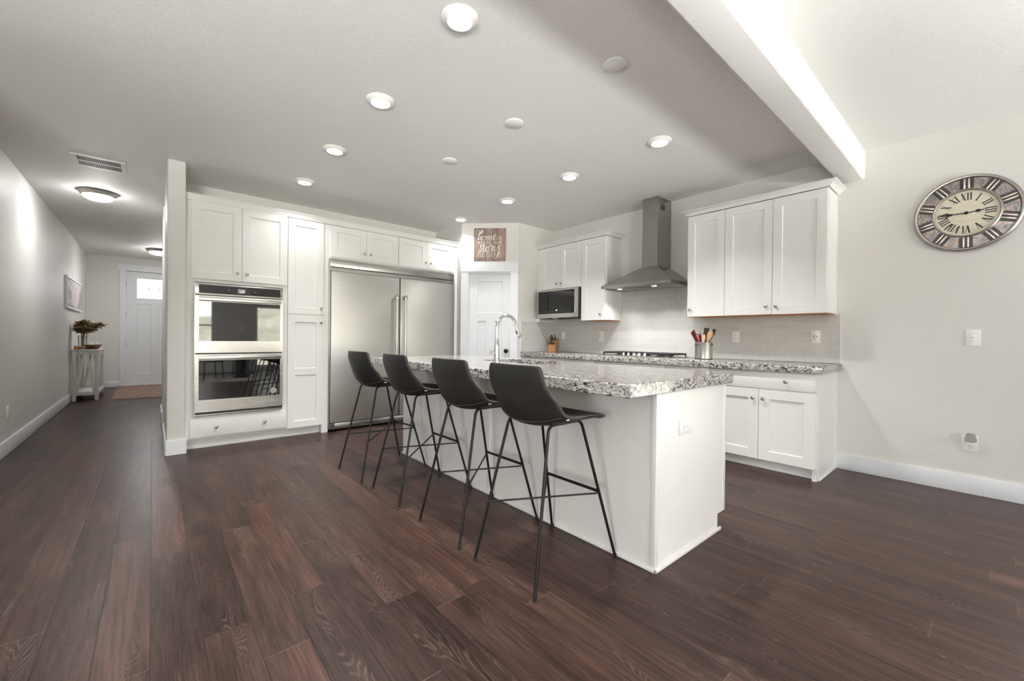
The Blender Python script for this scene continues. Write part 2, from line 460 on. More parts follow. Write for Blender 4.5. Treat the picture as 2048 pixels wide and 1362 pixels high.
# ------------------------------------------------------------------ mesh helpers
ORG = {}
class MB:
    """collects geometry (through matrix m) and links it as one mesh object"""
    def __init__(s, m=None):
        s.bm = bmesh.new(); s.m = m or Matrix.Identity(4)
    def V(s, p): return s.bm.verts.new(s.m @ Vector(p))
    def F(s, vs):
        try: return s.bm.faces.new(vs)
        except ValueError: return None
    def box(s, x0, x1, y0, y1, z0, z1, bev=0.0, seg=2):
        if x0 > x1: x0, x1 = x1, x0
        if y0 > y1: y0, y1 = y1, y0
        if z0 > z1: z0, z1 = z1, z0
        t = bmesh.new()
        v = [t.verts.new((x, y, z)) for x in (x0, x1) for y in (y0, y1) for z in (z0, z1)]
        for q in ((0, 1, 3, 2), (4, 6, 7, 5), (0, 4, 5, 1), (2, 3, 7, 6), (0, 2, 6, 4), (1, 5, 7, 3)):
            t.faces.new([v[i] for i in q])
        if bev:
            bmesh.ops.bevel(t, geom=t.edges[:], offset=bev, segments=seg, affect='EDGES', profile=.5)
        s.join(t)
        return s
    def join(s, t):
        mp = {}
        for v in t.verts: mp[v] = s.V(v.co)
        for f in t.faces: s.F([mp[v] for v in f.verts])
        t.free()
    def prism(s, poly, h0, h1, ax='z'):
        def P(a, b, h): return {'z': (a, b, h), 'y': (a, h, b), 'x': (h, a, b)}[ax]
        lo = [s.V(P(a, b, h0)) for a, b in poly]; hi = [s.V(P(a, b, h1)) for a, b in poly]
        n = len(poly)
        s.F(lo[::-1]); s.F(hi)
        for i in range(n): s.F([lo[i], lo[(i + 1) % n], hi[(i + 1) % n], hi[i]])
        return s
    def tube(s, pts, r, n=10, caps=True, close=False):
        pts = [Vector(p) for p in pts]; N = len(pts)
        rs = r if isinstance(r, (list, tuple)) else [r] * N
        tans = []
        for i in range(N):
            if close: t = pts[(i + 1) % N] - pts[i - 1]
            else: t = pts[min(i + 1, N - 1)] - pts[max(i - 1, 0)]
            tans.append(t.normalized())
        up = Vector((0, 0, 1)) if abs(tans[0].z) < .9 else Vector((1, 0, 0))
        a = tans[0].cross(up).normalized(); rings = []
        for i in range(N):
            if i: a = (a - tans[i] * a.dot(tans[i])).normalized()
            b = tans[i].cross(a)
            rings.append([s.V(pts[i] + (a * math.cos(2 * PI * k / n) + b * math.sin(2 * PI * k / n)) * rs[i]) for k in range(n)])
        for i in range(N if close else N - 1):
            A, B = rings[i], rings[(i + 1) % N]
            for k in range(n): s.F([A[k], A[(k + 1) % n], B[(k + 1) % n], B[k]])
        if caps and not close: s.F(rings[0][::-1]); s.F(rings[-1])
        return s
    def cyl(s, p0, p1, r, n=20, r2=None):
        return s.tube([p0, p1], [r, r if r2 is None else r2], n)
    def lathe(s, prof, c=(0, 0, 0), ax='z', n=32, caps=True):
        rings = []
        for r, h in prof:
            ring = []
            for k in range(n):
                a = 2 * PI * k / n; u, w = r * math.cos(a), r * math.sin(a)
                q = {'z': (u, w, h), 'y': (u, h, w), 'x': (h, u, w)}[ax]
                ring.append(s.V((q[0] + c[0], q[1] + c[1], q[2] + c[2])))
            rings.append(ring)
        for A, B in zip(rings, rings[1:]):
            for k in range(n): s.F([A[k], A[(k + 1) % n], B[(k + 1) % n], B[k]])
        if caps: s.F(rings[0][::-1]); s.F(rings[-1])
        return s
    def ball(s, c, r, n=20, sc=(1, 1, 1)):
        prof = [(max(1e-4, math.sin(PI * i / 12)), -math.cos(PI * i / 12)) for i in range(13)]
        rings = [[s.V((c[0] + r * sc[0] * q * math.cos(2 * PI * k / n), c[1] + r * sc[1] * q * math.sin(2 * PI * k / n), c[2] + r * sc[2] * h)) for k in range(n)] for q, h in prof]
        for A, B in zip(rings, rings[1:]):
            for k in range(n): s.F([A[k], A[(k + 1) % n], B[(k + 1) % n], B[k]])
        s.F(rings[0][::-1]); s.F(rings[-1])
        return s
    def quad(s, a, b, c, d): s.F([s.V(a), s.V(b), s.V(c), s.V(d)]); return s
    def ribbon(s, pts, wd, h0, h1):
        """flat stroke in the local xz plane, raised along -y from h0 to h1"""
        N = len(pts)
        ws = wd if isinstance(wd, (list, tuple)) else [wd] * N
        L, R = [], []
        for i in range(N):
            a = Vector(pts[max(i - 1, 0)]); b = Vector(pts[min(i + 1, N - 1)])
            t = (b - a); t = t.normalized() if t.length else Vector((1, 0))
            nn = Vector((-t.y, t.x)) * ws[i] / 2; p = Vector(pts[i])
            L.append(p + nn); R.append(p - nn)
        fl = [s.V((q.x, h1, q.y)) for q in L]; fr = [s.V((q.x, h1, q.y)) for q in R]
        bl = [s.V((q.x, h0, q.y)) for q in L]; br = [s.V((q.x, h0, q.y)) for q in R]
        for i in range(N - 1):
            s.F([fl[i], fl[i + 1], fr[i + 1], fr[i]]); s.F([fl[i + 1], fl[i], bl[i], bl[i + 1]]); s.F([fr[i], fr[i + 1], br[i + 1], br[i]])
        s.F([fl[0], fr[0], br[0], bl[0]]); s.F([fr[-1], fl[-1], bl[-1], br[-1]])
        return s
    def recess(s, x0, x1, z0, z1, f, rec, ch=.004):
        """a sunk panel with sloped edges, front plane y=f, local -y outwards"""
        A = [s.V(p) for p in ((x0, f, z0), (x1, f, z0), (x1, f, z1), (x0, f, z1))]
        B = [s.V(p) for p in ((x0 + ch, f + rec, z0 + ch), (x1 - ch, f + rec, z0 + ch), (x1 - ch, f + rec, z1 - ch), (x0 + ch, f + rec, z1 - ch))]
        for i in range(4): s.F([A[i], A[(i + 1) % 4], B[(i + 1) % 4], B[i]])
        s.F(B); return s
    def build(s, name, mat, parent=None, smooth=38, org=None):
        bmesh.ops.recalc_face_normals(s.bm, faces=s.bm.faces[:])
        if parent is not None: o_ = ORG[parent.name]
        elif org is not None: o_ = Vector(org)
        else:
            xs = [v.co for v in s.bm.verts]
            lo = Vector([min(v[i] for v in xs) for i in range(3)]); hi = Vector([max(v[i] for v in xs) for i in range(3)])
            o_ = Vector(((lo.x + hi.x) / 2, (lo.y + hi.y) / 2, lo.z))
        bmesh.ops.translate(s.bm, vec=-o_, verts=s.bm.verts[:])
        me = bpy.data.meshes.new(name); s.bm.to_mesh(me); s.bm.free()
        me.materials.append(M[mat] if isinstance(mat, str) else mat)
        me.shade_smooth(); me.set_sharp_from_angle(angle=math.radians(smooth))
        o = bpy.data.objects.new(name, me); COL.objects.link(o)
        if parent is not None: o.parent = parent
        else: o.location = o_
        ORG[o.name] = o_
        return o

def thing(name, label, cat, loc, group=None):
    o = bpy.data.objects.new(name, None); COL.objects.link(o)
    o.location = loc; o.empty_display_size = .05; ORG[o.name] = Vector(loc)
    o['label'] = label; o['category'] = cat
    if group: o['group'] = group
    return o
def tag(o, label, cat, group=None):
    o['label'] = label; o['category'] = cat
    if group: o['group'] = group
    return o
def struct(o):
    o['kind'] = 'structure'; return o
def copy_tree(o, parent=None):
    c = o.copy(); COL.objects.link(c); c.parent = parent
    for ch in list(o.children): copy_tree(ch, c)
    return c
def sbox(name, mat, *a, bev=0.0):
    return struct(MB().box(*a, bev=bev).build(name, mat))

def frame(origin, right, out):
    """local x = right, local y = into the wall, local z = up  (so -y comes out towards the viewer)"""
    r = Vector(right).normalized(); w = -Vector(out).normalized(); u = Vector((0, 0, 1))
    return Matrix(((r.x, w.x, u.x, origin[0]), (r.y, w.y, u.y, origin[1]), (r.z, w.z, u.z, origin[2]), (0, 0, 0, 1)))
def on_range(y, z, x=XR): return frame((x, y, z), (0, -1, 0), (-1, 0, 0))     # local x runs towards -Y
def on_oven(x, z, y): return frame((x, y, z), (1, 0, 0), (0, -1, 0))
def on_left(y, z, x=XL): return frame((x, y, z), (0, 1, 0), (1, 0, 0))
def catmull(P, n=8):
    P = [Vector(p) for p in P]; Q = [P[0] * 2 - P[1]] + P + [P[-1] * 2 - P[-2]]; out = []
    for i in range(1, len(Q) - 2):
        a, b, c, d = Q[i - 1:i + 3]
        for k in range(n):
            t = k / n
            out.append(.5 * ((2 * b) + (c - a) * t + (2 * a - 5 * b + 4 * c - d) * t * t + (3 * b - a - 3 * c + d) * t ** 3))
    return out + [P[-1]]

# ------------------------------------------------------------------ room shell
MB_ = MB().box(-5.5, 5.2, YB - .2, YF + .2, -.12, 0)
fl = struct(MB_.build('floor', 'floor'))
sbox('ceiling', 'ceiling', -5.5, 4.9, YB - .2, YF + 1.3, ZC, ZC + .12)  # slab runs on past the front wall, added to keep sun off the door panes
sbox('wall_left', 'wall', XL - .14, XL, 3.60, YF + .14, 0, ZC)
sbox('wall_great_room', 'wall', -5.5, XL - .14, 3.60, 3.74, 0, ZC)
b = MB(); b.box(-5.54, -5.40, -.2, 3.74, 0, ZC); b.box(-5.54, -5.40, YB - .14, -2.2, 0, ZC); b.box(-5.54, -5.40, -2.2, -.2, 0, .20); b.box(-5.54, -5.40, -2.2, -.2, 2.40, ZC)
struct(b.build('wall_side', 'wall'))
# range wall, with the patio-door opening well behind the picture's edge
b = MB()
b.box(XR, XR + .14, -.55, 4.60, 0, ZC); b.box(XR, XR + .14, YB - .14, -2.95, 0, ZC); b.box(XR, XR + .14, -2.95, -.55, 2.12, ZC)
struct(b.build('wall_right', 'wall'))
# front wall with the entry-door opening
b = MB()
b.box(XL, -.437, YF, YF + .14, 0, ZC); b.box(.497, 1.64, YF, YF + .14, 0, ZC); b.box(-.437, .497, YF, YF + .14, 2.50, ZC)
struct(b.build('wall_far', 'wall'))
# window wall behind the camera
b = MB()
b.box(-1.70, -.80, YB - .14, YB, 0, ZC); b.box(-5.4, -4.70, YB - .14, YB, 0, ZC); b.box(-4.70, -1.70, YB - .14, YB, 0, .20); b.box(-4.70, -1.70, YB - .14, YB, 2.40, ZC); b.box(1.40, 2.45, YB - .14, YB, 0, ZC); b.box(4.25, XR, YB - .14, YB, 0, ZC)
b.box(-.80, 1.40, YB - .14, YB, 0, .50); b.box(-.80, 1.40, YB - .14, YB, 2.20, ZC)
b.box(2.45, 4.25, YB - .14, YB, 0, .12); b.box(2.45, 4.25, YB - .14, YB, 2.07, ZC)
struct(b.build('wall_back', 'wall'))
sbox('wall_kitchen', 'wall', .24, 3.51, YK, YK + .14, 0, ZC)
# end of the hallway wall, rounded drywall corners
b = MB(); b.box(.10, .237, 5.053, 6.10, 0, ZC, bev=.012, seg=3)
struct(b.build('wall_hall', 'wall'))
sbox('wall_hall_middle', 'wall', .10, .237, 6.95, 7.75, 0, ZC, bev=.012)
sbox('wall_foyer', 'wall', 1.50, 1.64, YK + .14, YF, 0, ZC)
# pantry corner: side wall, diagonal with door opening, short wall
sbox('wall_pantry_side', 'wall', 3.37, 3.51, 5.06, YK, 0, ZC)
PA, PB = Vector((3.370, 5.023, 0)), Vector((3.952, 4.447, 0))
PT = (PB - PA).normalized(); PL = (PB - PA).length
PN = Vector((PT.y, -PT.x, 0))                     # faces the room (-x,-y)
if PN.x > 0: PN = -PN
PM = frame(PA, PT, PN)
b = MB(PM)
b.box(0, .100, 0, .12, 0, ZC); b.box(.714, PL, 0, .12, 0, ZC); b.box(.100, .714, 0, .12, 2.068, ZC)
struct(b.build('wall_pantry', 'wall'))
sbox('wall_pantry_end', 'wall', 3.952, XR, 4.447, 4.587, 0, ZC)
b = MB()
bz, br = 2.550, .022
arc0 = [(.737 + br - br * math.cos(a), bz + br - br * math.sin(a)) for a in [PI / 2 * k_ / 6 for k_ in range(7)]]
arc1 = [(.915 - br + br * math.sin(a), bz + br - br * math.cos(a)) for a in [PI / 2 * k_ / 6 for k_ in range(7)]]
b.prism([(.737, ZC)] + arc0 + arc1 + [(.915, ZC)], -5.4, XR, 'x')
struct(b.build('ceiling_beam', 'ceiling', smooth=8))

# baseboards
BH, BT = .137, .014
def board(name, *a): return sbox(name, 'trim', *a, bev=.002)
board('baseboard_left', XL, XL + BT, 3.60, YF, 0, BH)
board('baseboard_far', XL + BT, -.537, YF - BT, YF, 0, BH)
board('baseboard_right', XR - BT, XR, -.45, .905, 0, BH)
b = MB(); ch = .012
b.prism([(.086, 6.114), (.086, 5.039 + ch), (.086 + ch, 5.039), (.251 - ch, 5.039), (.251, 5.039 + ch), (.251, 5.135), (.237, 5.135), (.237, 5.053), (.10, 5.053), (.10, 6.10), (.237, 6.10), (.237, 6.114)], 0, BH)
struct(b.build('baseboard_hall', 'trim'))
b = MB()
b.box(.086, .10, 6.936, 7.764, 0, BH); b.box(.10, .237, 6.936, 6.95, 0, BH); b.box(.10, .237, 7.75, 7.764, 0, BH)
struct(b.build('baseboard_middle', 'trim'))
board('baseboard_back', 1.40, 2.45, YB, YB + BT, 0, BH)

# windows and patio door behind the camera (only the first two mirror in the oven glass)
def window(name, x0, x1, z0, z1, mull):
    f = MB(); t = .07
    f.box(x0, x0 + t, YB - .12, YB - .02, z0, z1); f.box(x1 - t, x1, YB - .12, YB - .02, z0, z1)
    f.box(x0 + t, x1 - t, YB - .12, YB - .02, z0, z0 + t); f.box(x0 + t, x1 - t, YB - .12, YB - .02, z1 - t, z1)
    for kind, q in mull:
        if kind == 'v': f.box(q - .025, q + .025, YB - .11, YB - .03, z0 + t, z1 - t)
        else: f.box(x0 + t, x1 - t, YB - .11, YB - .03, q - .025, q + .025)
    o = struct(f.build(name, 'trim'))
    MB().box(x0 + t, x1 - t, YB - .075, YB - .069, z0 + t, z1 - t).build('pane', 'pane', o)
    return o
window('window_1', -.80, 1.40, .50, 2.20, [('v', .30), ('h', 1.42)])
window('window_2', 2.45, 4.25, .12, 2.07, [])
window('added_window_3', -4.70, -1.70, .20, 2.40, [('v', -3.20)])  # unseen rear-left window, added to let in more daylight
f = MB(); t = .07
f.box(-5.52, -5.42, -2.2, -2.2 + t, .20, 2.40); f.box(-5.52, -5.42, -.2 - t, -.2, .20, 2.40); f.box(-5.52, -5.42, -2.2 + t, -.2 - t, .20, .20 + t); f.box(-5.52, -5.42, -2.2 + t, -.2 - t, 2.40 - t, 2.40)
o = struct(f.build('added_window_4', 'trim'))  # unseen side window, added to light the stool side of the island
MB().box(-5.473, -5.467, -2.2 + t, -.2 - t, .20 + t, 2.40 - t).build('pane', 'pane', o)
f = MB(); t = .08
f.box(XR + .02, XR + .12, -2.95, -2.95 + t, 0, 2.12); f.box(XR + .02, XR + .12, -.55 - t, -.55, 0, 2.12)
f.box(XR + .02, XR + .12, -2.95 + t, -.55 - t, 0, t); f.box(XR + .02, XR + .12, -2.95 + t, -.55 - t, 2.12 - t, 2.12)
f.box(XR + .03, XR + .11, -1.80, -1.70, t, 2.12 - t)
o = struct(f.build('door_3', 'trim'))
MB().box(XR + .067, XR + .073, -2.95 + t, -.55 - t, t, 2.12 - t).build('pane', 'pane', o)

# garden outside
sbox('ground', 'garden', -30, 40, -40, 40, -.40, -.30)
b = MB(); b.box(-9.5, 8.6, YB - 3.4, YB - .2, -.30, -.14); b.box(XR + .2, 8.6, YB - .2, 3, -.30, -.14); b.box(-9.5, -5.6, YB - .2, 3, -.30, -.14); struct(b.build('ground_bounce_slab', 'patio'))  # unseen pale slab, added to bounce light up through the windows
def bank(name, f, n=40):
    b = MB(); g = [[b.V(f(i / n, j / 12)) for j in range(13)] for i in range(n + 1)]
    for i in range(n):
        for j in range(12): b.F([g[i][j], g[i + 1][j], g[i + 1][j + 1], g[i][j + 1]])
    o = b.build(name, 'garden'); o['kind'] = 'structure'; return o
rj = random.Random(3)
bank('hill_back', lambda u, v: (-14 + 32 * u, -8.5 - 5.0 * v + .25 * math.sin(31 * u + 9 * v), -.32 + 2.6 * v ** .8 + .30 * math.sin(23 * u) * v + rj.uniform(-.12, .12) * v))
bank('hill_side', lambda u, v: (8.5 + 5.0 * v + .25 * math.sin(31 * u + 9 * v), -14 + 20 * u, -.32 + 1.3 * v ** .8 + .22 * math.sin(23 * u) * v + rj.uniform(-.10, .10) * v))

# ------------------------------------------------------------------ doors
# entry door
YD = YF + .03
D = MB()
xs = [-.432, -.258, -.068 + .002, .126, .318, .492]
D.box(-.432, -.258, YD, YD + .045, .02, 2.495); D.box(.318, .492, YD, YD + .045, .02, 2.495)
D.box(-.258, .318, YD, YD + .045, 2.350, 2.495); D.box(-.258, .318, YD, YD + .045, 1.795, 1.928)
D.box(-.258, .318, YD, YD + .045, .02, .265); D.box(-.030, .090, YD, YD + .045, .265, 1.795)
for xa, xb_ in ((-.258, -.030), (.090, .318)):
    D.box(xa, xb_, YD + .022, YD + .04, .265, 1.795); D.recess(xa, xb_, .265, 1.795, YD, .014, .010)
for q in (-.066, .122): D.box(q - .008, q + .008, YD + .004, YD + .04, 1.928, 2.350)
D.box(-.258, .318, YD + .004, YD + .04, 2.124, 2.140)
d1 = struct(D.build('door_1', 'trim'))
MB().box(-.258, .318, YD + .018, YD + .024, 1.928, 2.350).build('pane', 'pane', d1)
for z in (.265, .912, 1.565, 2.217):
    MB().cyl((-.4365, YF - .004, z - .05), (-.4365, YF - .004, z + .05), .007, 8).build('hinge', 'nickel', d1)
c = MB()
c.box(-.537, -.437, YF - .018, YF, 0, 2.50); c.box(.497, .597, YF - .018, YF, 0, 2.50)
c.box(-.566, .626, YF - .026, YF, 2.50, 2.635); c.box(-.437, -.434, YF, YF + .10, .0, 2.50)
c.box(-.434, .494, YF - .005, YF + .10, 0, .018)
c.box(-.437, -.418, YD + .047, YD + .062, .018, 2.50); c.box(.478, .497, YD + .047, YD + .062, .018, 2.50); c.box(-.418, .478, YD + .047, YD + .062, 2.478, 2.50); c.box(-.418, .478, YD + .047, YD + .062, .018, .030); c.box(.494, .497, YF, YF + .10, 0, 2.50)
struct(c.build('trim_1', 'trim'))
# pantry door in the diagonal wall
D = MB(PM); y0, y1 = .045, .085
D.box(.112, .231, y0, y1, .01, 2.060); D.box(.593, .706, y0, y1, .01, 2.060)
D.box(.231, .593, y0, y1, 1.954, 2.060); D.box(.231, .593, y0, y1, 1.379, 1.501); D.box(.231, .593, y0, y1, .01, .25)
D.box(.361, .464, y0, y1, .25, 1.379)
for xa, xb_, za, zb_ in ((.231, .593, 1.501, 1.954), (.231, .361, .25, 1.379), (.464, .593, .25, 1.379)):
    D.box(xa, xb_, y0 + .020, y1 - .005, za, zb_); D.recess(xa, xb_, za, zb_, y0, .012, .006)
d2 = struct(D.build('door_2', 'trim'))
K = MB(PM)
K.lathe([(.030, y0), (.030, y0 - .008), (.012, y0 - .010), (.011, y0 - .035), (.024, y0 - .042), (.031, y0 - .055), (.029, y0 - .068), (.016, y0 - .075), (.003, y0 - .076)], (.655, 0, .950), 'y', 24)
K.build('door_knob', 'black_metal', d2)
c = MB(PM)
c.box(-.004, .100, -.016, 0, 0, 2.086); c.box(.714, PL + .002, -.016, 0, 0, 2.086); c.box(-.010, PL + .006, -.024, 0, 2.086, 2.226)
c.box(.100, .112, 0, .12, 0, 2.068); c.box(.706, .714, 0, .12, 0, 2.068); c.box(.112, .706, 0, .12, 2.060, 2.068)
struct(c.build('trim_2', 'trim'))

# ------------------------------------------------------------------ cabinet pieces (local frame: x right, -y out, z up)
def shaker(m, x0, x1, z0, z1, back, th=.020, st=.072, panels=None):
    b = MB(m); f = back - th
    b.box(x0, x0 + st, f, back, z0, z1); b.box(x1 - st, x1, f, back, z0, z1)
    rails = [z0] + [q for p in (panels or [(z0 + st, z1 - st)]) for q in p] + [z1]
    for i in range(0, len(rails), 2): b.box(x0 + st, x1 - st, f, back, rails[i], rails[i + 1])
    for p in (panels or [(z0 + st, z1 - st)]): b.box(x0 + st, x1 - st, f + .015, back, p[0], p[1]); b.recess(x0 + st, x1 - st, p[0], p[1], f, .011, .0045)
    return b
def knob(m, x, z, face):
    b = MB(m)
    b.lathe([(.0075, face), (.0065, face - .006), (.0055, face - .012), (.013, face - .017), (.0155, face - .021), (.014, face - .026), (.007, face - .029), (.001, face - .030)], (x, 0, z), 'y', 18)
    return b
def add_door(m, parent, x0, x1, z0, z1, back, kx, kz, panels=None, st=.072, name='door'):
    d = shaker(m, x0, x1, z0, z1, back, st=st, panels=panels).build(name, 'cab', parent)
    knob(m, kx, kz, back - .020).build('knob', 'nickel', d)
    return d
def add_drawer(m, parent, x0, x1, z0, z1, back, knobs):
    b = MB(m); b.box(x0, x1, back - .020, back, z0, z1, bev=.0015)
    d = b.build('drawer', 'cab', parent)
    for kx, kz in knobs: knob(m, kx, kz, back - .020).build('knob', 'nickel', d)
    return d

# ---- oven wall
FY = 5.135
OV = on_oven(0, 0, FY)           # local x = world x, local y = depth behind the cabinet fronts
BK = YK - FY - .002              # carcass back
t = thing('oven_cabinet', 'tall white cabinet built around the double oven, beside the hallway wall end', 'cabinet', (.68, 5.43, 0))
b = MB(OV)
b.box(.238, .272, 0, BK, .10, 2.452); b.box(.272, .300, .022, BK, .10, 2.452); b.box(1.094, 1.131, 0, BK, .10, 2.452)
b.box(.272, 1.094, BK - .02, BK, .10, 2.452)
b.box(.272, 1.094, 0, BK - .02, 1.660, 1.700); b.box(.272, 1.094, .022, BK - .02, 2.42, 2.452); b.box(.272, 1.094, .002, .02, 1.70, 2.452)
b.box(.272, 1.094, 0, BK - .02, .305, .325); b.box(.272, 1.094, .002, .02, .10, .305)
b.box(.272, .308, 0, .02, .325, 1.66)
b.box(1.086, 1.094, 0, .02, .325, 1.66)
b.build('body', 'cab', t)
add_door(OV, t, .282, .699, 1.694, 2.452, 0, .661, 1.775)
add_door(OV, t, .703, 1.127, 1.694, 2.452, 0, .744, 1.773)
add_drawer(OV, t, .279, 1.125, .122, .311, 0, [(.490, .211), (.915, .211)])
b = MB(OV); b.box(.252, 1.131, .062, .075, 0, .10); b.box(.252, 1.131, .050, .062, 0, .020, bev=.004); b.build('toe_kick', 'cab', t)

t = thing('pantry_cabinet', 'narrow tall white cabinet between the double oven and the refrigerator', 'cabinet', (1.35, 5.43, 0))
b = MB(OV); b.box(1.132, 1.500, 0, BK, .10, 2.452); b.build('body', 'cab', t)
add_door(OV, t, 1.135, 1.508, 1.385, 2.447, 0, 1.478, 1.460)
add_door(OV, t, 1.136, 1.506, .103, 1.375, 0, 1.477, 1.291, panels=[(.176, .694), (.768, 1.293)])
b = MB(OV); b.box(1.132, 1.494, .062, .075, 0, .10); b.box(1.132, 1.494, .050, .062, 0, .020, bev=.004); b.build('toe_kick', 'cab', t)
b = MB(OV); b.box(1.500, 1.571, 0, .030, 0, 2.452); b.box(1.500, 1.553, .03, BK, 0, 2.452); b.build('side_panel', 'cab', t)

for nm, x0, x1, xm, lab in (('bridge_cabinet', 1.572, 2.443, 2.015, 'white two-door cabinet above the left, wider refrigerator door'),
                            ('bridge_cabinet', 2.444, 3.316, 2.864, 'white two-door cabinet above the right refrigerator door, next to the pantry')):
    t = thing(nm, lab, 'cabinet', ((x0 + x1) / 2, 5.43, 2.052), 'cabinets above the refrigerator')
    b = MB(OV); b.box(x0, x1, 0, BK, 2.056, 2.452); b.build('body', 'cab', t)
    l, r = (1.592, 2.437) if x0 < 2 else (2.449, 3.286)
    add_door(OV, t, l, xm - .002, 2.078, 2.445, 0, xm - .029, 2.157, st=.070)
    add_door(OV, t, xm + .002, r, 2.078, 2.445, 0, xm + .049, 2.157, st=.070)
t = thing('end_panel', 'tall white end panel at the right side of the refrigerator', 'cabinet panel', (3.345, 5.43, 0))
b = MB(OV); b.box(3.330, 3.3695, 0, BK, 0, 2.452); b.box(3.317, 3.330, 0, .03, 0, 2.452); b.build('panel', 'cab', t)

def crown_prof(o, z0, z1, d):
    """profile (depth outwards, height)"""
    h = z1 - z0
    return [(0, z0), (.006, z0), (.008, z0 + .010), (.014, z0 + .018), (d * .55, z0 + h * .55), (d - .006, z0 + h * .84), (d, z0 + h * .86), (d, z1), (0, z1)]
b = MB()
b.prism([(FY - .012 - a, z) for a, z in crown_prof(0, 2.455, 2.514, .034)] + [], .238, 3.369, 'x')
b.box(.238, 3.369, FY - .012, FY + .06, 2.455, 2.514)
tag(b.build('crown_molding', 'cab'), 'long white crown molding along the top of the oven and refrigerator cabinets', 'molding')

# ---- double wall oven
OY = on_oven(0, 0, FY)
t = thing('double_oven', 'stainless steel double wall oven with black glass doors and a clock reading 1:15', 'oven', (.70, 5.43, .326))
b = MB(OY)
b.box(.310, 1.084, .021, .56, .328, 1.655); b.build('body', 'black_plastic', t)
b = MB(OY)
b.box(.313, 1.081, -.030, -.002, 1.535, 1.648, bev=.003); b.box(.3095, 1.0845, -.006, -.0012, .331, 1.652)
b.build('trim', 'steel_x', t)
b = MB(OY); b.box(.342, 1.056, -.033, -.029, 1.551, 1.635); cp = b.build('control_panel', 'black_glass', t)
b = MB(OY); b.box(.661, .735, -.0345, -.0325, 1.569, 1.617); dsp = b.build('display', soft_speck('oven_display_grey', (.13, .125, .12), .35, .05, 60), cp)
DIG = {'1': [[(.35, 0), (.35, 1)], [(.1, .8), (.35, 1)]], '5': [[(.75, 1), (.15, 1), (.12, .55), (.55, .6), (.78, .4), (.7, .1), (.4, 0), (.1, .1)]], ':': [[(.3, .2), (.3, .33)], [(.3, .62), (.3, .75)]]}
b = MB(OY); xx = .678
for chh in '1:15':
    for st in DIG[chh]: b.ribbon([(xx + p[0] * .0125, 1.581 + p[1] * .021) for p in st], .0028, -.0342, -.0352)
    xx += .0085 if chh == ':' else .0125
b.box(.678, .715, -.0352, -.0342, 1.5755, 1.5775)
b.build('clock_digits', 'display', dsp)
for x, z, w in ((.588, 1.594, .010), (.624, 1.608, .004), (.624, 1.581, .004), (.772, 1.606, .004), (.772, 1.576, .004), (.816, 1.592, .010)):
    b = MB(OY); b.lathe([(w, -.0340), (w, -.0332)], (x, 0, z), 'y', 14); b.build('touch_key', 'display_dim', cp)
for z0, z1, g0, g1, logo in ((.958, 1.524, 1.075, 1.468, False), (.372, .944, .493, .885, True)):
    b = MB(OY)
    fx0, fx1 = .315, 1.079
    b.box(fx0, .342, -.055, -.008, z0, z1); b.box(1.052, fx1, -.055, -.008, z0, z1)
    b.box(.342, 1.052, -.055, -.008, z0, g0); b.box(.342, 1.052, -.055, -.008, g1, z1)
    d = b.build('oven_door', 'steel_x', t)
    b = MB(OY); b.box(.342, 1.052, -.052, -.010, g0, g1); b.build('glass', 'black_glass', d)
    h = MB(OY)
    hz0, hz1 = z1 - .052, z1 - .012
    h.box(.340, 1.054, -.105, -.088, hz0, hz1, bev=.004); h.box(.340, .356, -.090, -.054, hz0 + .004, hz1 - .004); h.box(1.038, 1.054, -.090, -.054, hz0 + .004, hz1 - .004)
    h.build('handle', 'steel_x', d)
    if logo:
        b = MB(OY)
        b.ribbon([tuple(p) for p in catmull([(.668 + .0065 * i, .428 + (.006 if i % 2 else -.003)) for i in range(12)], 4)], .0022, -.0548, -.0558)
        b.build('maker_badge', 'nickel', d)
        s_ = MB(OY); s_.lathe([(.031, -.0520), (.031, -.0530)], (.989, 0, .545), 'y', 32); stk = s_.build('round_sticker', 'sticker', d)
        s_ = MB(OY)
        ring = [(.989 + .0255 * math.cos(a), .545 + .0255 * math.sin(a)) for a in [PI * 2 * k / 40 for k in range(41)]]
        s_.ribbon(ring, .0018, -.0529, -.0534)
        for k in range(26):
            a = 2 * PI * k / 26
            if .9 < a < 2.2: continue
            s_.ribbon([(.989 + q * math.cos(a), .545 + q * math.sin(a)) for q in (.0225, .0190)], .0022, -.0529, -.0534)
        s_.ribbon([tuple(p) for p in catmull([(.985, .553), (.979, .554), (.975, .545), (.979, .536), (.985, .537)], 5)], .0034, -.0529, -.0534)
        s_.ribbon([tuple(p) for p in catmull([(1.001, .552), (.995, .554), (.990, .545), (.995, .536), (1.001, .539), (1.001, .545), (.996, .545)], 5)], .0034, -.0529, -.0534)
        s_.build('sticker_print', 'ink', stk)
b = MB(OY); b.box(.313, 1.081, -.020, -.006, .334, .346); b.box(.313, 1.081, -.030, -.020, .344, .349); b.build('bottom_vent', 'steel_x', t)
for z0, z1, d in ((.350, .369, .050), (.946, .956, .046), (1.526, 1.533, .030)):
    b = MB(OY); b.box(.318, 1.076, -d, -.0065, z0, z1); b.build('door_gap', 'dark', t)

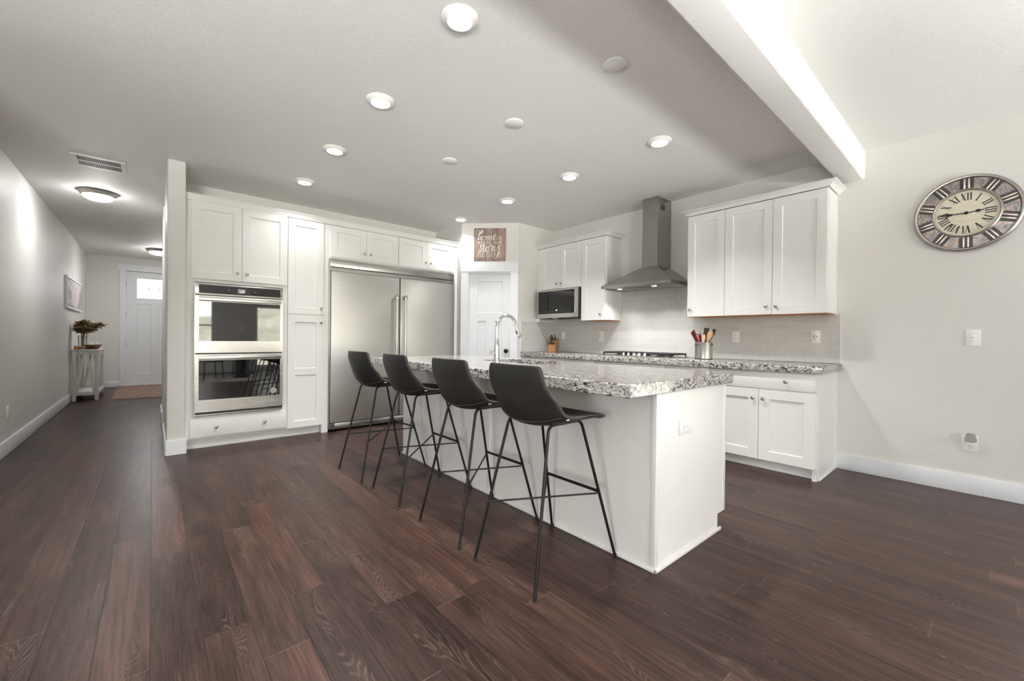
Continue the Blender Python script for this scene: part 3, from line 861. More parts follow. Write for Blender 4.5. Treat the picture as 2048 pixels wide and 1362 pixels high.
# ---- built-in refrigerator
t = thing('refrigerator', 'wide built-in stainless steel refrigerator with two upright bar handles', 'refrigerator', (2.44, 5.45, 0))
b = MB(OY)
b.box(1.576, 3.312, .03, .58, .10, 2.046); b.build('body', 'black_plastic', t)
for x0, x1 in ((1.5725, 1.586), (3.304, 3.316)):
    b = MB(OY); b.box(x0, x1, -.008, .03, .03, 2.052); b.build('side_frame', 'steel_z', t)
b = MB(OY); b.box(1.586, 3.304, -.016, .028, 1.962, 2.050, bev=.002); b.box(1.586, 3.304, -.013, .028, 1.912, 1.953); b.build('top_grille', 'steel_x', t)
b = MB(OY); b.box(1.586, 3.304, .0, .028, 1.953, 1.962); b.box(2.452, 2.464, .0, .028, .11, 1.905); b.box(1.5865, 1.5915, .004, .028, .04, 1.91); b.box(1.60, 3.29, .032, .10, .012, .0995); b.build('shadow_gap', 'dark', t)
for x0, x1, hx in ((1.592, 2.451, 2.392), (2.465, 3.303, 2.512)):
    b = MB(OY); b.box(x0, x1, -.036, .020, .108, 1.905, bev=.003); d = b.build('door', 'fridge', t)
    h = MB(OY); h.cyl((hx, -.098, .46), (hx, -.098, 1.655), .0135, 20); hd = h.build('handle', 'steel_rod', d)
    for q in (.44, 1.615):
        c = MB(OY); c.lathe([(.0195, q), (.0205, q + .003), (.0205, q + .060), (.0195, q + .063)], (hx, -.098, 0), 'z', 22)
        c.box(hx - .013, hx + .013, -.090, -.036, q + .012, q + .052)
        c.build('handle_cap', 'steel_rod', hd)
b = MB(OY); b.box(1.590, 3.303, -.030, .026, .030, .100, bev=.002); b.box(1.584, 1.640, -.036, -.030, .034, .100); b.build('kick_plate', 'steel_x', t)
for x in (1.62, 3.27):
    b = MB(OY); b.cyl((x, .06, 0), (x, .06, .013), .018, 12); b.build('foot', 'black_plastic', t)

# ---- pantry sign
SG = PM @ Matrix.Translation((.182, -.001, 2.238))
b = MB(SG); b.box(0, .457, -.022, 0, 0, .467, bev=.0012)
sg = thing('wall_sign', 'square weathered wood sign reading home is where our story begins, above the pantry door', 'sign', tuple(SG @ Vector((.2285, -.011, 0))))
# the board keeps its own axes so the planks stay upright
bo = b.build('board', 'sign', sg)
me = bo.data; R3 = SG.to_3x3().normalized(); me.transform(R3.inverted().to_4x4()); bo.rotation_euler = R3.to_euler()
LT = {
 'I': [[(.5, 0), (.5, 1)]], 'S': ['c', [(.82, .82), (.55, 1), (.2, .85), (.25, .6), (.65, .45), (.82, .2), (.5, -.02), (.15, .15)]],
 'W': [[(0, 1), (.28, 0)], [(.28, 0), (.5, .9)], [(.5, .9), (.74, 0)], [(.74, 0), (1, 1)]], 'H': [[(.12, 0), (.12, 1)], [(.88, 0), (.88, 1)], [(.12, .52), (.88, .52)]],
 'E': [[(.15, 0), (.15, 1)], [(.15, 1), (.85, 1)], [(.15, .52), (.7, .52)], [(.15, 0), (.88, 0)]],
 'R': [[(.15, 0), (.15, 1)], 'c', [(.15, 1), (.6, 1), (.82, .76), (.6, .52), (.15, .52)], [(.45, .52), (.95, 0)]],
 'O': ['c', [(.5, 1), (.14, .8), (.04, .5), (.14, .2), (.5, 0), (.86, .2), (.96, .5), (.86, .8), (.5, 1)]],
 'U': ['c', [(.1, 1), (.1, .35), (.25, .05), (.5, -.02), (.75, .05), (.9, .35), (.9, 1)]],
 'B': [[(.15, 0), (.15, 1)], 'c', [(.15, 1), (.6, 1), (.78, .77), (.6, .54), (.15, .54)], 'c', [(.5, .54), (.85, .42), (.88, .15), (.6, 0), (.15, 0)]],
 'G': ['c', [(.9, .8), (.55, 1), (.12, .75), (.06, .4), (.25, .05), (.6, -.02), (.9, .15), (.9, .42)], [(.65, .42), (1.0, .42)]],
 'N': [[(.1, 0), (.1, 1)], [(.1, 1), (.88, 0)], [(.88, 0), (.88, 1)]]}
WID = {'I': .32, 'S': .6, 'W': 1.15, 'H': .85, 'E': .68, 'R': .78, 'O': .92, 'U': .85, 'B': .75, 'G': .9, 'N': .88, ' ': .42}
def text_caps(b, s, x, z, h, width, h0, h1, w):
    tot = sum(WID[c] + .16 for c in s) - .16; k = width / (tot * h)
    for c in s:
        cw = WID[c] * h * k; smooth = False
        for st in LT.get(c, []):
            if st == 'c': smooth = True; continue
            pts = [(x + p[0] * cw, z + p[1] * h) for p in st]
            if smooth: pts = [tuple(p) for p in catmull(pts, 6)]
            b.ribbon(pts, w, h0, h1)
            if not smooth and abs(st[0][0] - st[-1][0]) < .02:
                for q in (st[0], st[-1]): b.ribbon([(x + q[0] * cw - h * .10, z + q[1] * h), (x + q[0] * cw + h * .10, z + q[1] * h)], w * .55, h0, h1)
            smooth = False
        x += cw + .16 * h * k
H0, H1 = -.0218, -.0240
def script(b, pts, w0, sc, ox, oz):
    P = catmull([(ox + p[0] * sc, oz + p[1] * sc) for p in pts], 7); ws = []
    for i in range(len(P)):
        a, c = P[max(i - 1, 0)], P[min(i + 1, len(P) - 1)]; d = c - a
        ws.append(w0 * (.55 + .75 * max(0, -d.y / (d.length + 1e-9))))
    b.ribbon([tuple(p) for p in P], ws, H0, H1)
b = MB(SG)
# sign px -> local metres: 1 unit = .457/717
k = .457 / 717.0
def spx(*pts): return [((x - 320) , (925 - y)) for x, y in pts]
script(b, spx((500, 235), (470, 300), (420, 335), (370, 315), (352, 270), (380, 235), (430, 240)), .011, k, 0, 0)
script(b, spx((430, 240), (460, 262), (500, 230), (520, 250), (490, 310), (440, 330)), .009, k, 0, 0)
script(b, spx((455, 262), (435, 330), (415, 460)), .012, k, 0, 0)
script(b, spx((418, 420), (445, 375), (472, 368), (470, 410), (455, 448), (480, 455), (500, 430)), .011, k, 0, 0)
script(b, spx((555, 375), (520, 378), (498, 415), (505, 450), (540, 455), (562, 420), (555, 378), (580, 385), (600, 370)), .011, k, 0, 0)
script(b, spx((610, 368), (600, 455), (622, 400), (655, 366), (662, 385), (648, 455), (672, 400), (705, 366), (712, 388), (698, 440), (715, 455), (745, 430)), .011, k, 0, 0)
script(b, spx((745, 425), (790, 400), (815, 360), (800, 335), (768, 365), (757, 420), (775, 455), (805, 450), (840, 405)), .011, k, 0, 0)
text_caps(b, 'IS', 862 * k - 320 * k, (925 - 445) * k, 62 * k, 78 * k, H0, H1, .0052)
text_caps(b, 'WHERE OUR', 78 * k, (925 - 543) * k, 62 * k, 545 * k, H0, H1, .0048)
script(b, spx((520, 575), (490, 565), (470, 600), (490, 650), (480, 700), (450, 722), (430, 690), (450, 665)), .011, k, 0, 0)
script(b, spx((545, 545), (540, 620), (535, 690), (550, 715), (580, 690)), .012, k, 0, 0)
script(b, spx((505, 590), (590, 580)), .008, k, 0, 0)
script(b, spx((640, 610), (605, 615), (585, 660), (600, 712), (640, 705), (660, 655), (642, 612), (670, 615), (690, 570), (715, 575), (720, 600)), .011, k, 0, 0)
script(b, spx((720, 590), (745, 600), (732, 660), (725, 712)), .012, k, 0, 0)
script(b, spx((745, 715), (775, 680), (790, 590), (782, 660), (800, 705), (830, 690), (850, 640), (875, 585)), .011, k, 0, 0)
script(b, spx((920, 580), (880, 610), (885, 680), (870, 780), (840, 850), (800, 870), (770, 840), (790, 800)), .011, k, 0, 0)
text_caps(b, 'BEGINS', 82 * k, (925 - 838) * k, 105 * k, 545 * k, H0, H1, .0056)
b.build('lettering', 'letters', sg)

# ------------------------------------------------------------------ range wall
RG = on_range(0, 0, XR)          # local x = -world y ; local y = world x - XR
def ry(y): return -y
UF = -.345                       # upper cabinet face (world x = 4.325 + door)
def up_door(t, ya, yb, z0, z1, ky, kz, name='door'):
    """ya > yb in world y"""
    return add_door(RG, t, -ya, -yb, z0, z1, UF + .020, -ky, kz, st=.072, name=name)
def upper(name, label, ya, yb, z0, group=None, z1=2.452, open_end=None):
    t = thing(name, label, 'cabinet', (XR + UF / 2, (ya + yb) / 2, z0), group)
    b = MB(RG); b.box(-ya, -yb, UF + .020, -.0015, z0 + .006, z1); b.build('body', 'cab', t)
    b = MB(RG); b.box(-ya, -yb, UF + .020, -.0015, z0, z0 + .0055); b.build('underside', 'maple', t)
    return t
t = upper('wall_cabinet', 'short white two-door wall cabinet directly above the microwave', 4.445, 3.600, 1.826, 'white wall cabinets')
up_door(t, 4.348, 3.976, 1.842, 2.442, 4.035, 1.909); up_door(t, 3.972, 3.602, 1.838, 2.442, 3.953, 1.908)
t = upper('wall_cabinet', 'tall narrow white wall cabinet between the microwave and the range hood', 3.599, 3.207, 1.378, 'white wall cabinets')
up_door(t, 3.594, 3.216, 1.380, 2.442, 3.278, 1.457)
b = MB(RG); b.box(-3.207, -3.203, UF + .030, UF + .048, 1.380, 2.450); b.box(-3.207, -3.203, -.020, -.002, 1.380, 2.450); b.build('side_trim', 'cab', t)
t = upper('wall_cabinet', 'narrow one-door white wall cabinet just right of the range hood', 2.139, 1.760, 1.380, 'white wall cabinets')
up_door(t, 2.136, 1.760, 1.384, 2.442, 2.104, 1.458)
t = upper('wall_cabinet', 'wide two-door white wall cabinet at the end nearest the clock', 1.758, .923, 1.380, 'white wall cabinets')
up_door(t, 1.756, 1.336, 1.384, 2.442, 1.378, 1.458); up_door(t, 1.332, .925, 1.382, 2.442, 1.298, 1.456)
b = MB(RG); b.box(-.923, -.918, UF + .030, UF + .052, 1.380, 2.450); b.box(-.923, -.918, -.022, -.002, 1.380, 2.450); b.build('side_trim', 'cab', t)

def crown_run(label, ya, yb, left_ret, right_ret):
    """ring of crown around the cabinet tops, mitred returns"""
    z0, z1, d = 2.4545, 2.500, .062
    prof = [(0, z0), (.010, z0), (.014, z0 + .006), (d * .45, z0 + .020), (d * .80, z0 + .034), (d, z0 + .036), (d, z1), (0, z1)]
    f = UF + .012
    b = MB(RG)
    path = []
    x0, x1 = -ya, -yb
    rings = []
    def ring(px, py, nx, ny): return [b.V((px + nx * a, py + ny * a, z)) for a, z in prof]
    if left_ret: rings.append(ring(x0, -.002, -1, 0)); rings.append(ring(x0, f, -1, -1))
    else: rings.append(ring(x0, f, 0, -1))
    if right_ret: rings.append(ring(x1, f, 1, -1)); rings.append(ring(x1, -.002, 1, 0))
    else: rings.append(ring(x1, f, 0, -1))
    n = len(prof)
    for A, B in zip(rings, rings[1:]):
        for k_ in range(n): b.F([A[k_], A[(k_ + 1) % n], B[(k_ + 1) % n], B[k_]])
    b.F(rings[0]); b.F(rings[-1][::-1])
    b.box(x0, x1, f, -.002, z1 - .012, z1)
    return tag(b.build('crown_molding', 'cab'), label, 'molding', 'crown moldings on the wall cabinets')
crown_run('white crown molding atop the cabinets over the microwave', 4.4455, 3.205, False, True)
crown_run('white crown molding atop the three-door cabinet run beside the clock wall', 2.139, .920, True, True)

# microwave
t = thing('microwave', 'stainless over-the-counter microwave with dark glass door under the corner cabinets', 'microwave', (4.45, 3.98, 1.42))
mx = -.420
b = MB(RG); b.box(-4.356, -3.606, mx + .032, -.0015, 1.428, 1.824, bev=.002); b.build('body', 'black_plastic', t)
b = MB(RG)
b.box(-4.357, -4.334, mx, mx + .030, 1.426, 1.820); b.box(-3.645, -3.605, mx - .004, mx + .030, 1.426, 1.820, bev=.002)
b.box(-4.334, -3.645, mx, mx + .030, 1.426, 1.483); b.box(-4.334, -3.645, mx, mx + .030, 1.802, 1.820)
d = b.build('door', 'steel_y', t)
b = MB(RG); b.box(-4.334, -3.645, mx + .003, mx + .028, 1.483, 1.802); g = b.build('glass', 'micro_glass', d)
for i in range(15):
    for r_, z in enumerate((1.528, 1.508)):
        if i in (7, 8) and r_ == 0: continue
        if 7 <= i <= 10 and r_ == 1: continue
        x = -4.245 + i * .037; b = MB(RG); b.box(x, x + .010, mx + .0022, mx + .0032, z, z + .005); b.build('touch_key', 'display_dim', g)
b = MB(RG); b.box(-3.985, -3.962, mx + .002, mx + .0032, 1.525, 1.537); b.build('clock_display', 'display', g)
b = MB(RG); b.lathe([(.007, mx - .001), (.007, mx + .001)], (-4.328, 0, 1.444), 'y', 16); b.box(-4.315, -4.304, mx - .001, mx + .001, 1.439, 1.449); b.build('maker_badge', 'letters', d)
b = MB(RG); b.box(-4.19, -3.65, mx + .06, -.10, 1.420, 1.4275); b.build('bottom_vent', 'iron', t)
b = MB(RG); b.box(-4.10, -4.00, mx + .05, mx + .11, 1.4195, 1.4275); b.build('lamp_cover', 'lens_off', t)
t = thing('filler_strip', 'small white filler strip in the corner under the microwave', 'trim', (4.50, 4.40, 1.375))
b = MB(RG); b.box(-4.444, -4.365, -.355, -.335, 1.376, 1.42); b.box(-4.444, -4.424, -.335, -.002, 1.376, 1.42); b.build('strip', 'cab', t)

# hood
t = thing('range_hood', 'stainless chimney range hood with two lit lamps, mounted over the cooktop', 'range hood', (4.42, 2.70, 1.745))
b = MB()
y0, y1, xf, xb = 2.242, 3.150, 4.170, XR - .0015
zb, zr, zt = 1.748, 1.783, 1.979
ty0, ty1, tx = 2.508, 2.722, 4.352
lo = [b.V(p) for p in ((xf, y0, zr), (xf, y1, zr), (xb, y1, zr), (xb, y0, zr))]
hi = [b.V(p) for p in ((tx, ty0, zt), (tx, ty1, zt), (xb, ty1, zt), (xb, ty0, zt))]
for i in range(4): b.F([lo[i], lo[(i + 1) % 4], hi[(i + 1) % 4], hi[i]])
b.F(hi)
bt = [b.V(p) for p in ((xf, y0, zb), (xf, y1, zb), (xb, y1, zb), (xb, y0, zb))]
for i in range(4): b.F([bt[i], bt[(i + 1) % 4], lo[(i + 1) % 4], lo[i]])
i4 = [b.V(p) for p in ((xf + .018, y0 + .018, zb), (xf + .018, y1 - .018, zb), (xb - .006, y1 - .018, zb), (xb - .006, y0 + .018, zb))]
i5 = [b.V((v.co.x, v.co.y, zb + .010)) for v in i4]
for i in range(4):
    b.F([bt[i], bt[(i + 1) % 4], i4[(i + 1) % 4], i4[i]]); b.F([i4[i], i4[(i + 1) % 4], i5[(i + 1) % 4], i5[i]])
b.F(i5)
b.build('canopy', 'hood', t, smooth=10)
b = MB(); b.box(4.3605, xb, 2.5145, 2.7135, 1.9795, 2.331, bev=.0015); b.build('chimney_lower', 'hood', t, smooth=10)
b = MB(); b.box(4.3640, xb, 2.518, 2.710, 2.331, ZC - .0005, bev=.0015); cu = b.build('chimney_upper', 'hood', t, smooth=10)
b = MB()
for k_ in range(7): b.box(4.425 + k_ * .0, 4.525, 2.5165, 2.519, 2.640 + k_ * .0105, 2.6455 + k_ * .0105)
b.build('side_vent', 'dark', cu)
for k_ in range(2):
    b = MB(); ya = 2.27 + k_ * .435
    b.box(4.40, 4.655, ya, ya + .425, 1.7495, 1.7575)
    for q in range(9): b.box(4.42 + q * .025, 4.430 + q * .025, ya + .02, ya + .405, 1.7485, 1.7496)
    b.build('grease_filter', 'steel_y', t)
for y in (2.515, 2.978):
    b = MB(); b.lathe([(.036, 1.7575), (.036, 1.746), (.028, 1.745)], (4.305, y, 0), 'z', 24); lp = b.build('lamp_ring', 'nickel', t)
    b = MB(); b.lathe([(.027, 1.7455), (.027, 1.7440)], (4.305, y, 0), 'z', 24); b.build('lamp_lens', 'lamp', lp)
    ceiling_lamp_light(4.305, y, 1.742, .05, 2.6)
b = MB()
for k_ in range(5): b.lathe([(.0055, 4.1705), (.0055, 4.164), (.004, 4.1625)], (0, 2.371 - k_ * .0160, 1.766), 'x', 12)
b.build('push_buttons', 'chrome', t)
b = MB(); b.box(4.168, 4.1702, 3.128, 3.142, 1.757, 1.774); b.build('end_cap', 'dark', t)

# backsplash
b = MB(); b.box(XR - .010, XR - .0005, .891, 4.4465, .9395, 1.382); b.box(XR - .010, XR - .0005, 2.141, 3.203, 1.382, 1.80); struct(b.build('wall_backsplash', 'tile'))
b = MB(); b.box(4.016, XR - .010, 4.437, 4.4465, .9395, 1.382); struct(b.build('wall_backsplash_end', 'tile'))
sbox('trim_3', 'trim', XR - .012, XR - .0005, .886, .8905, .9395, 1.382)
sbox('trim_4', 'trim', 4.011, 4.0155, 4.435, 4.4465, .9395, 1.382)

# base cabinets
BFx = -.610                                   # face frame (world x = 4.06)
units = [(4.445, 3.611, 'corner white base cabinet beside the pantry, below the knife block'),
         (3.609, 3.144, 'narrow white base cabinet left of the cooktop, behind the island'),
         (3.142, 2.225, 'wide white base cabinet under the cooktop, behind the island'),
         (2.223, 1.765, 'narrow white base cabinet below the utensil crock, behind the island'),
         (1.763, .912, 'white base cabinet with one drawer and two doors at the end of the range counter')]
for i, (ya, yb, lab) in enumerate(units):
    t = thing('base_cabinet', lab, 'cabinet', (4.36, (ya + yb) / 2, 0), 'base cabinets along the range wall')
    b = MB(RG); b.box(-ya, -yb, BFx, -.0015, .092, .8755)
    if i == 4: b.box(-.945, -yb, BFx - .0, -.0015, 0, .092)
    b.build('body', 'cab', t)
    b = MB(RG); b.box(-ya, -yb - (.033 if i == 4 else 0), BFx + .065, BFx + .080, 0, .092); b.box(-ya, -yb - (.033 if i == 4 else 0), BFx + .052, BFx + .065, 0, .022, bev=.004); b.build('toe_kick', 'cab', t)
    ym = (ya + yb) / 2 if i != 4 else 1.339
    yl, yr = ya - .003, (yb + .003 if i != 4 else .922)
    add_drawer(RG, t, -yl, -yr, .719, .866, BFx, [(-(1.131 if i == 4 else ym), .794)])
    if ya - yb > .6:
        add_door(RG, t, -yl, -(ym + .002), .097, .712, BFx, -(ym + .043), .632, st=.080)
        add_door(RG, t, -(ym - .002), -yr, .097, .712, BFx, -(ym - .038), .632, st=.080)
    else:
        add_door(RG, t, -yl, -yr, .097, .712, BFx, -(yr + .04), .632, st=.072)
    if i == 4:
        b = MB(RG); b.box(-.912, -.908, BFx + .022, -.0015, 0, .8755); b.box(-.908, -.904, -.035, -.0015, .02, .8755); b.box(-.908, -.896, BFx + .030, -.0015, 0, .020, bev=.004); b.build('side_panel', 'cab', t)

# range counter
b = MB(); b.box(4.012, XR - .0005, .874, 4.4460, .8762, .938, bev=.003); 
tag(b.build('countertop', 'granite'), 'speckled granite countertop along the range wall under the backsplash', 'countertop', )

# cooktop
t = thing('cooktop', 'stainless five-burner gas cooktop with black grates below the range hood', 'cooktop', (4.34, 2.69, .938))
b = MB(); b.box(4.118, 4.580, 2.235, 3.160, .9385, .948, bev=.004); b.build('tray', 'steel_y', t)
for yc, xs_ in ((2.94, (4.29, 4.47)), (2.67, (4.41,)), (2.42, (4.29, 4.47))):
    for xq in xs_:
        b = MB(); b.lathe([(.055, .948), (.052, .957), (.036, .958), (.036, .966), (.030, .970), (.002, .970)], (xq, yc, 0), 'z', 22); b.build('burner', 'iron', t)
for ya, yb, xa in ((2.255, 2.570, 4.205), (2.575, 2.800, 4.265), (2.805, 3.135, 4.205)):
    b = MB(); z0, z1 = .966, .985
    b.box(xa, 4.565, ya, ya + .014, z0, z1, bev=.003); b.box(xa, 4.565, yb - .014, yb, z0, z1, bev=.003)
    b.box(xa, xa + .014, ya, yb, z0, z1, bev=.003); b.box(4.551, 4.565, ya, yb, z0, z1, bev=.003)
    ym = (ya + yb) / 2
    b.box(xa, 4.565, ym - .006, ym + .006, z0 + .003, z1, bev=.002)
    for xq in (4.29, 4.38, 4.47): b.box(xq - .006, xq + .006, ya, yb, z0 + .003, z1, bev=.002)
    for xq in (xa + .007, 4.558):
        for yq in (ya + .007, yb - .007): b.box(xq - .006, xq + .006, yq - .006, yq + .006, .9485, z0 + .002)
    b.build('grate', 'iron', t)
for yq in (2.535, 2.605, 2.675, 2.745, 2.812):
    b = MB(); b.lathe([(.021, .948), (.021, .953), (.017, .956), (.0155, .978), (.012, .981), (.001, .981)], (4.160, yq, 0), 'z', 20); b.build('control_knob', 'chrome', t)

# ---- outlets and switches.  local frame x right, -y out, z up, centred
def rounded(b, w, h, d0, d1, bev=.003): b.box(-w / 2, w / 2, d1, d0, -h / 2, h / 2, bev=bev)
def receptacle(b, cx, cz, face, horiz=False):
    """the dark slots of one receptacle"""
    pts = [(-.0065, .004, .0018, .0085), (.0065, .004, .0018, .007), (0, -.0085, .005, .005)]
    for x, z, w, h in pts:
        if horiz: x, z, w, h = z, x, h, w
        b.box(cx + x - w / 2, cx + x + w / 2, face - .0004, face + .002, cz + z - h / 2, cz + z + h / 2)
def plate(name, m, label, cat, w, h, kind, group='wall plates'):
    o = m @ Vector((0, 0, -h / 2))
    t = thing(name, label, cat, tuple(o), group)
    b = MB(m); rounded(b, w, h, -.0003, -.0065, .0025); b.build('cover_plate', 'plate', t)
    if kind == 'toggle':
        b = MB(m); b.box(-.005, .005, -.0075, -.005, -.012, .012); b.prism([(-.0065, -.006), (-.0185, .004), (-.0175, .008), (-.0065, .007)], -.004, .004, 'x'); b.build('toggle', 'plate', t)
        b = MB(m)
        for z in (.030, -.030): b.lathe([(.003, -.006), (.003, -.0072)], (0, 0, z), 'y', 10)
        b.build('screws', 'nickel', t)
    elif kind in ('duplex', 'duplex_h'):
        for s_ in (1, -1):
            hz = kind == 'duplex_h'; c_ = s_ * .0195
            b = MB(m)
            pr = [(.0165 * math.cos(a), max(-.0125, min(.0125, .0170 * math.sin(a)))) for a in [2 * PI * q / 24 for q in range(24)]]
            b.prism([((c_ + z) if hz else x, x if hz else (c_ + z)) for x, z in pr], -.0088, -.006, 'y')
            r_ = b.build('receptacle', 'plate', t)
            b = MB(m); receptacle(b, c_ if hz else 0, 0 if hz else c_, -.0088, hz); b.build('slots', 'dark', r_)
    elif kind in ('decor', 'usb', 'rocker'):
        b = MB(m); b.box(-.0165, .0165, -.0082, -.005, -.0335, .0335, bev=.001); r_ = b.build('insert', 'plate', t)
        if kind == 'rocker':
            b = MB(m); b.box(-.004, .004, -.0088, -.008, -.0165, -.0145); b.build('indicator', 'dark', r_)
        else:
            b = MB(m); q = .021 if kind == 'decor' else .0235
            receptacle(b, 0, q, -.0082); receptacle(b, 0, -q + .004, -.0082)
            if kind == 'usb':
                for x in (-.0105, .0105): b.box(x - .003, x + .003, -.0086, -.007, -.006, .008)
            b.build('slots', 'dark', r_)
    elif kind == 'triple':
        for x in (-.046, 0, .046):
            b = MB(m); b.box(x - .0165, x + .0165, -.0082, -.005, -.0335, .0335, bev=.001); b.build('rocker', 'plate', t)
    elif kind == 'double':
        for x in (-.023, .023):
            b = MB(m); b.box(x - .0165, x + .0165, -.0082, -.005, -.0335, .0335, bev=.001); r_ = b.build('insert', 'plate', t)
        b = MB(m); receptacle(b, -.023, .019, -.0082); receptacle(b, -.023, -.015, -.0082); b.build('slots', 'dark', r_)
    return t
xs_ = XR - .010
plate('switch_plate', on_range(4.209, 1.180, xs_), 'small white switch plate on the tile right of the knife block', 'switch', .070, .114, 'rocker')
plate('outlet_plate', on_range(3.507, 1.174, xs_), 'wide white outlet plate on the tile under the narrow cabinet left of the hood', 'outlet', .100, .142, 'double')
plate('outlet_plate', on_range(1.768, 1.173, xs_), 'white outlet on the tile between the utensil crock and the USB outlet', 'outlet', .072, .115, 'decor')
plate('outlet_plate', on_range(1.072, 1.178, xs_), 'white outlet with two USB ports on the tile near the end of the backsplash', 'outlet', .074, .117, 'usb')
plate('light_switch', on_range(.092, 1.176), 'white toggle light switch on the wall below the round clock', 'switch', .081, .124, 'toggle')
plate('outlet_plate', on_range(.098, .378), 'low wall outlet with an air freshener plugged in, above the right baseboard', 'outlet', .082, .124, 'duplex')
plate('outlet_plate', on_left(6.08, .390), 'white outlet low on the hallway wall at the left edge', 'outlet', .076, .118, 'duplex')
plate('switch_plate', frame((2.07, YB, 1.33), (-1, 0, 0), (0, 1, 0)), 'white triple switch plate between the two dining windows, seen in the oven glass', 'switch', .165, .118, 'triple')

# plug-in air freshener
m = on_range(.093, .378)
t = thing('air_freshener', 'grey ribbed plug-in air freshener in the low wall outlet', 'air freshener', tuple(m @ Vector((0, -.03, .0))))
b = MB(m)
prof = [(-.030, .022), (-.031, .030), (-.024, .060), (-.016, .080), (0, .077), (.016, .080), (.024, .060), (.031, .030), (.030, .022), (0, .014)]
b.prism(prof, -.058, -.012, 'y')
b.build('ribbed_cap', soft_speck('grey_plastic_cap', (.30, .285, .26), .55, .06, 40), t)
b = MB(m)
for q in range(8):
    z = .030 + q * .0062; w = .0300 - .0017 * q
    b.box(-w, w, -.0592, -.056, z, z + .0022)
b.build('ribs', soft_speck('pale_rib', (.40, .385, .36), .5, .05, 40), t)
b = MB(m); b.box(-.028, .028, -.052, -.0100, -.003, .020, bev=.004); b.build('refill_base', 'plate', t)

# wall clock
CK = on_range(.137, 2.118, XR - .0006)
t = thing('wall_clock', 'large round wall clock with roman numerals and an antiqued metal surround', 'clock', tuple(CK @ Vector((0, -.02, -.287))))
ck0 = [(.282, 0), (.287, -.010), (.287, -.024), (.283, -.034), (.275, -.040), (.267, -.038), (.261, -.028)]
b = MB(CK); b.lathe(ck0, (0, 0, 0), 'y', 96, caps=False); b.build('outer_rim', 'clock_rim', t)
b = MB(CK); b.lathe([(.262, -.0005), (.262, -.0265), (.178, -.0265), (.178, -.0005)], (0, 0, 0), 'y', 96, caps=False); b.build('surround', 'clock_metal', t)
b = MB(CK); b.lathe([(.182, -.026), (.1805, -.036), (.175, -.040), (.169, -.037), (.1665, -.024)], (0, 0, 0), 'y', 72, caps=False); b.build('inner_rim', 'clock_rim', t)
b = MB(CK); b.lathe([(.170, -.020), (.170, -.0245), (.0005, -.0245)], (0, 0, 0), 'y', 72, caps=False); b.build('dial', 'cream', t)
for k_ in range(10):
    rm = CK @ Matrix.Rotation(2 * PI * k_ / 10, 4, 'Y')
    b = MB(rm); b.box(-.036, .036, -.0285, -.026, .183, .261); sp = b.build('spoke', 'black_plastic', t)
    for x in (-.0115, .0115):
        b = MB(rm); b.box(x - .0055, x + .0055, -.0325, -.0280, .183, .260, bev=.0015); b.build('spoke_bar', 'clock_bar', sp)
b = MB()
NUM = {1: 'I', 2: 'II', 3: 'III', 4: 'IV', 5: 'V', 6: 'VI', 7: 'VII', 8: 'VIII', 9: 'IX', 10: 'X', 11: 'XI', 12: 'XII'}
for h, s_ in NUM.items():
    b.m = CK @ Matrix.Rotation(2 * PI * h / 12, 4, 'Y')
    wd = {'I': .016, 'V': .030, 'X': .030}; x = -sum(wd[c] for c in s_) / 2
    zb_, zt_ = .096, .151; f0, f1 = -.0243, -.0252
    for c in s_:
        w = wd[c]; xm = x + w / 2
        if c == 'I':
            b.ribbon([(xm, zb_), (xm, zt_)], .0078, f0, f1); b.ribbon([(xm - .0075, zb_ + .001), (xm + .0075, zb_ + .001)], .002, f0, f1); b.ribbon([(xm - .0075, zt_ - .001), (xm + .0075, zt_ - .001)], .002, f0, f1)
        elif c == 'V': b.ribbon([(xm - .010, zt_), (xm + .001, zb_)], .0095, f0, f1); b.ribbon([(xm + .011, zt_), (xm + .001, zb_)], .0026, f0, f1)
        else: b.ribbon([(xm - .010, zt_), (xm + .010, zb_)], .0085, f0, f1); b.ribbon([(xm + .010, zt_), (xm - .010, zb_)], .0024, f0, f1)
        x += w
b.build('numerals', 'ink', t)
b = MB(CK)
for i, x0 in enumerate((-.050, .006)):     # the small script line under the hands
    b.ribbon([tuple(p) for p in catmull([(x0 + .006 * q, -.060 + .0022 * (1 if q % 2 else -1) + (.007, 0, .001, 0, .003, 0, -.003, 0)[q]) for q in range(8)], 4)], .0009, -.0243, -.0250)
b.build('dial_script', 'ink', t)
def hand(ang, L, tail, y):
    b = MB(CK @ Matrix.Rotation(ang, 4, 'Y'))
    pr = [(0, -tail), (.004, -tail * .7), (.002, 0), (.004, L * .30), (.003, L * .42), (.010, L * .55), (.011, L * .62), (.004, L * .72), (.0032, L * .84), (.0008, L)]
    b.prism([(x, z) for x, z in pr] + [(-x, z) for x, z in pr[::-1] if x], y - .0015, y, 'y')
    return b
hand(2 * PI * (45 / 60), .156, .03, -.029).build('minute_hand', 'black_metal', t)
hand(2 * PI * (2.80 / 12), .102, .03, -.0265).build('hour_hand', 'black_metal', t)
b = MB(CK); b.lathe([(.011, -.0245), (.011, -.032), (.006, -.034), (.0005, -.034)], (0, 0, 0), 'y', 20); b.build('hub', 'black_metal', t)

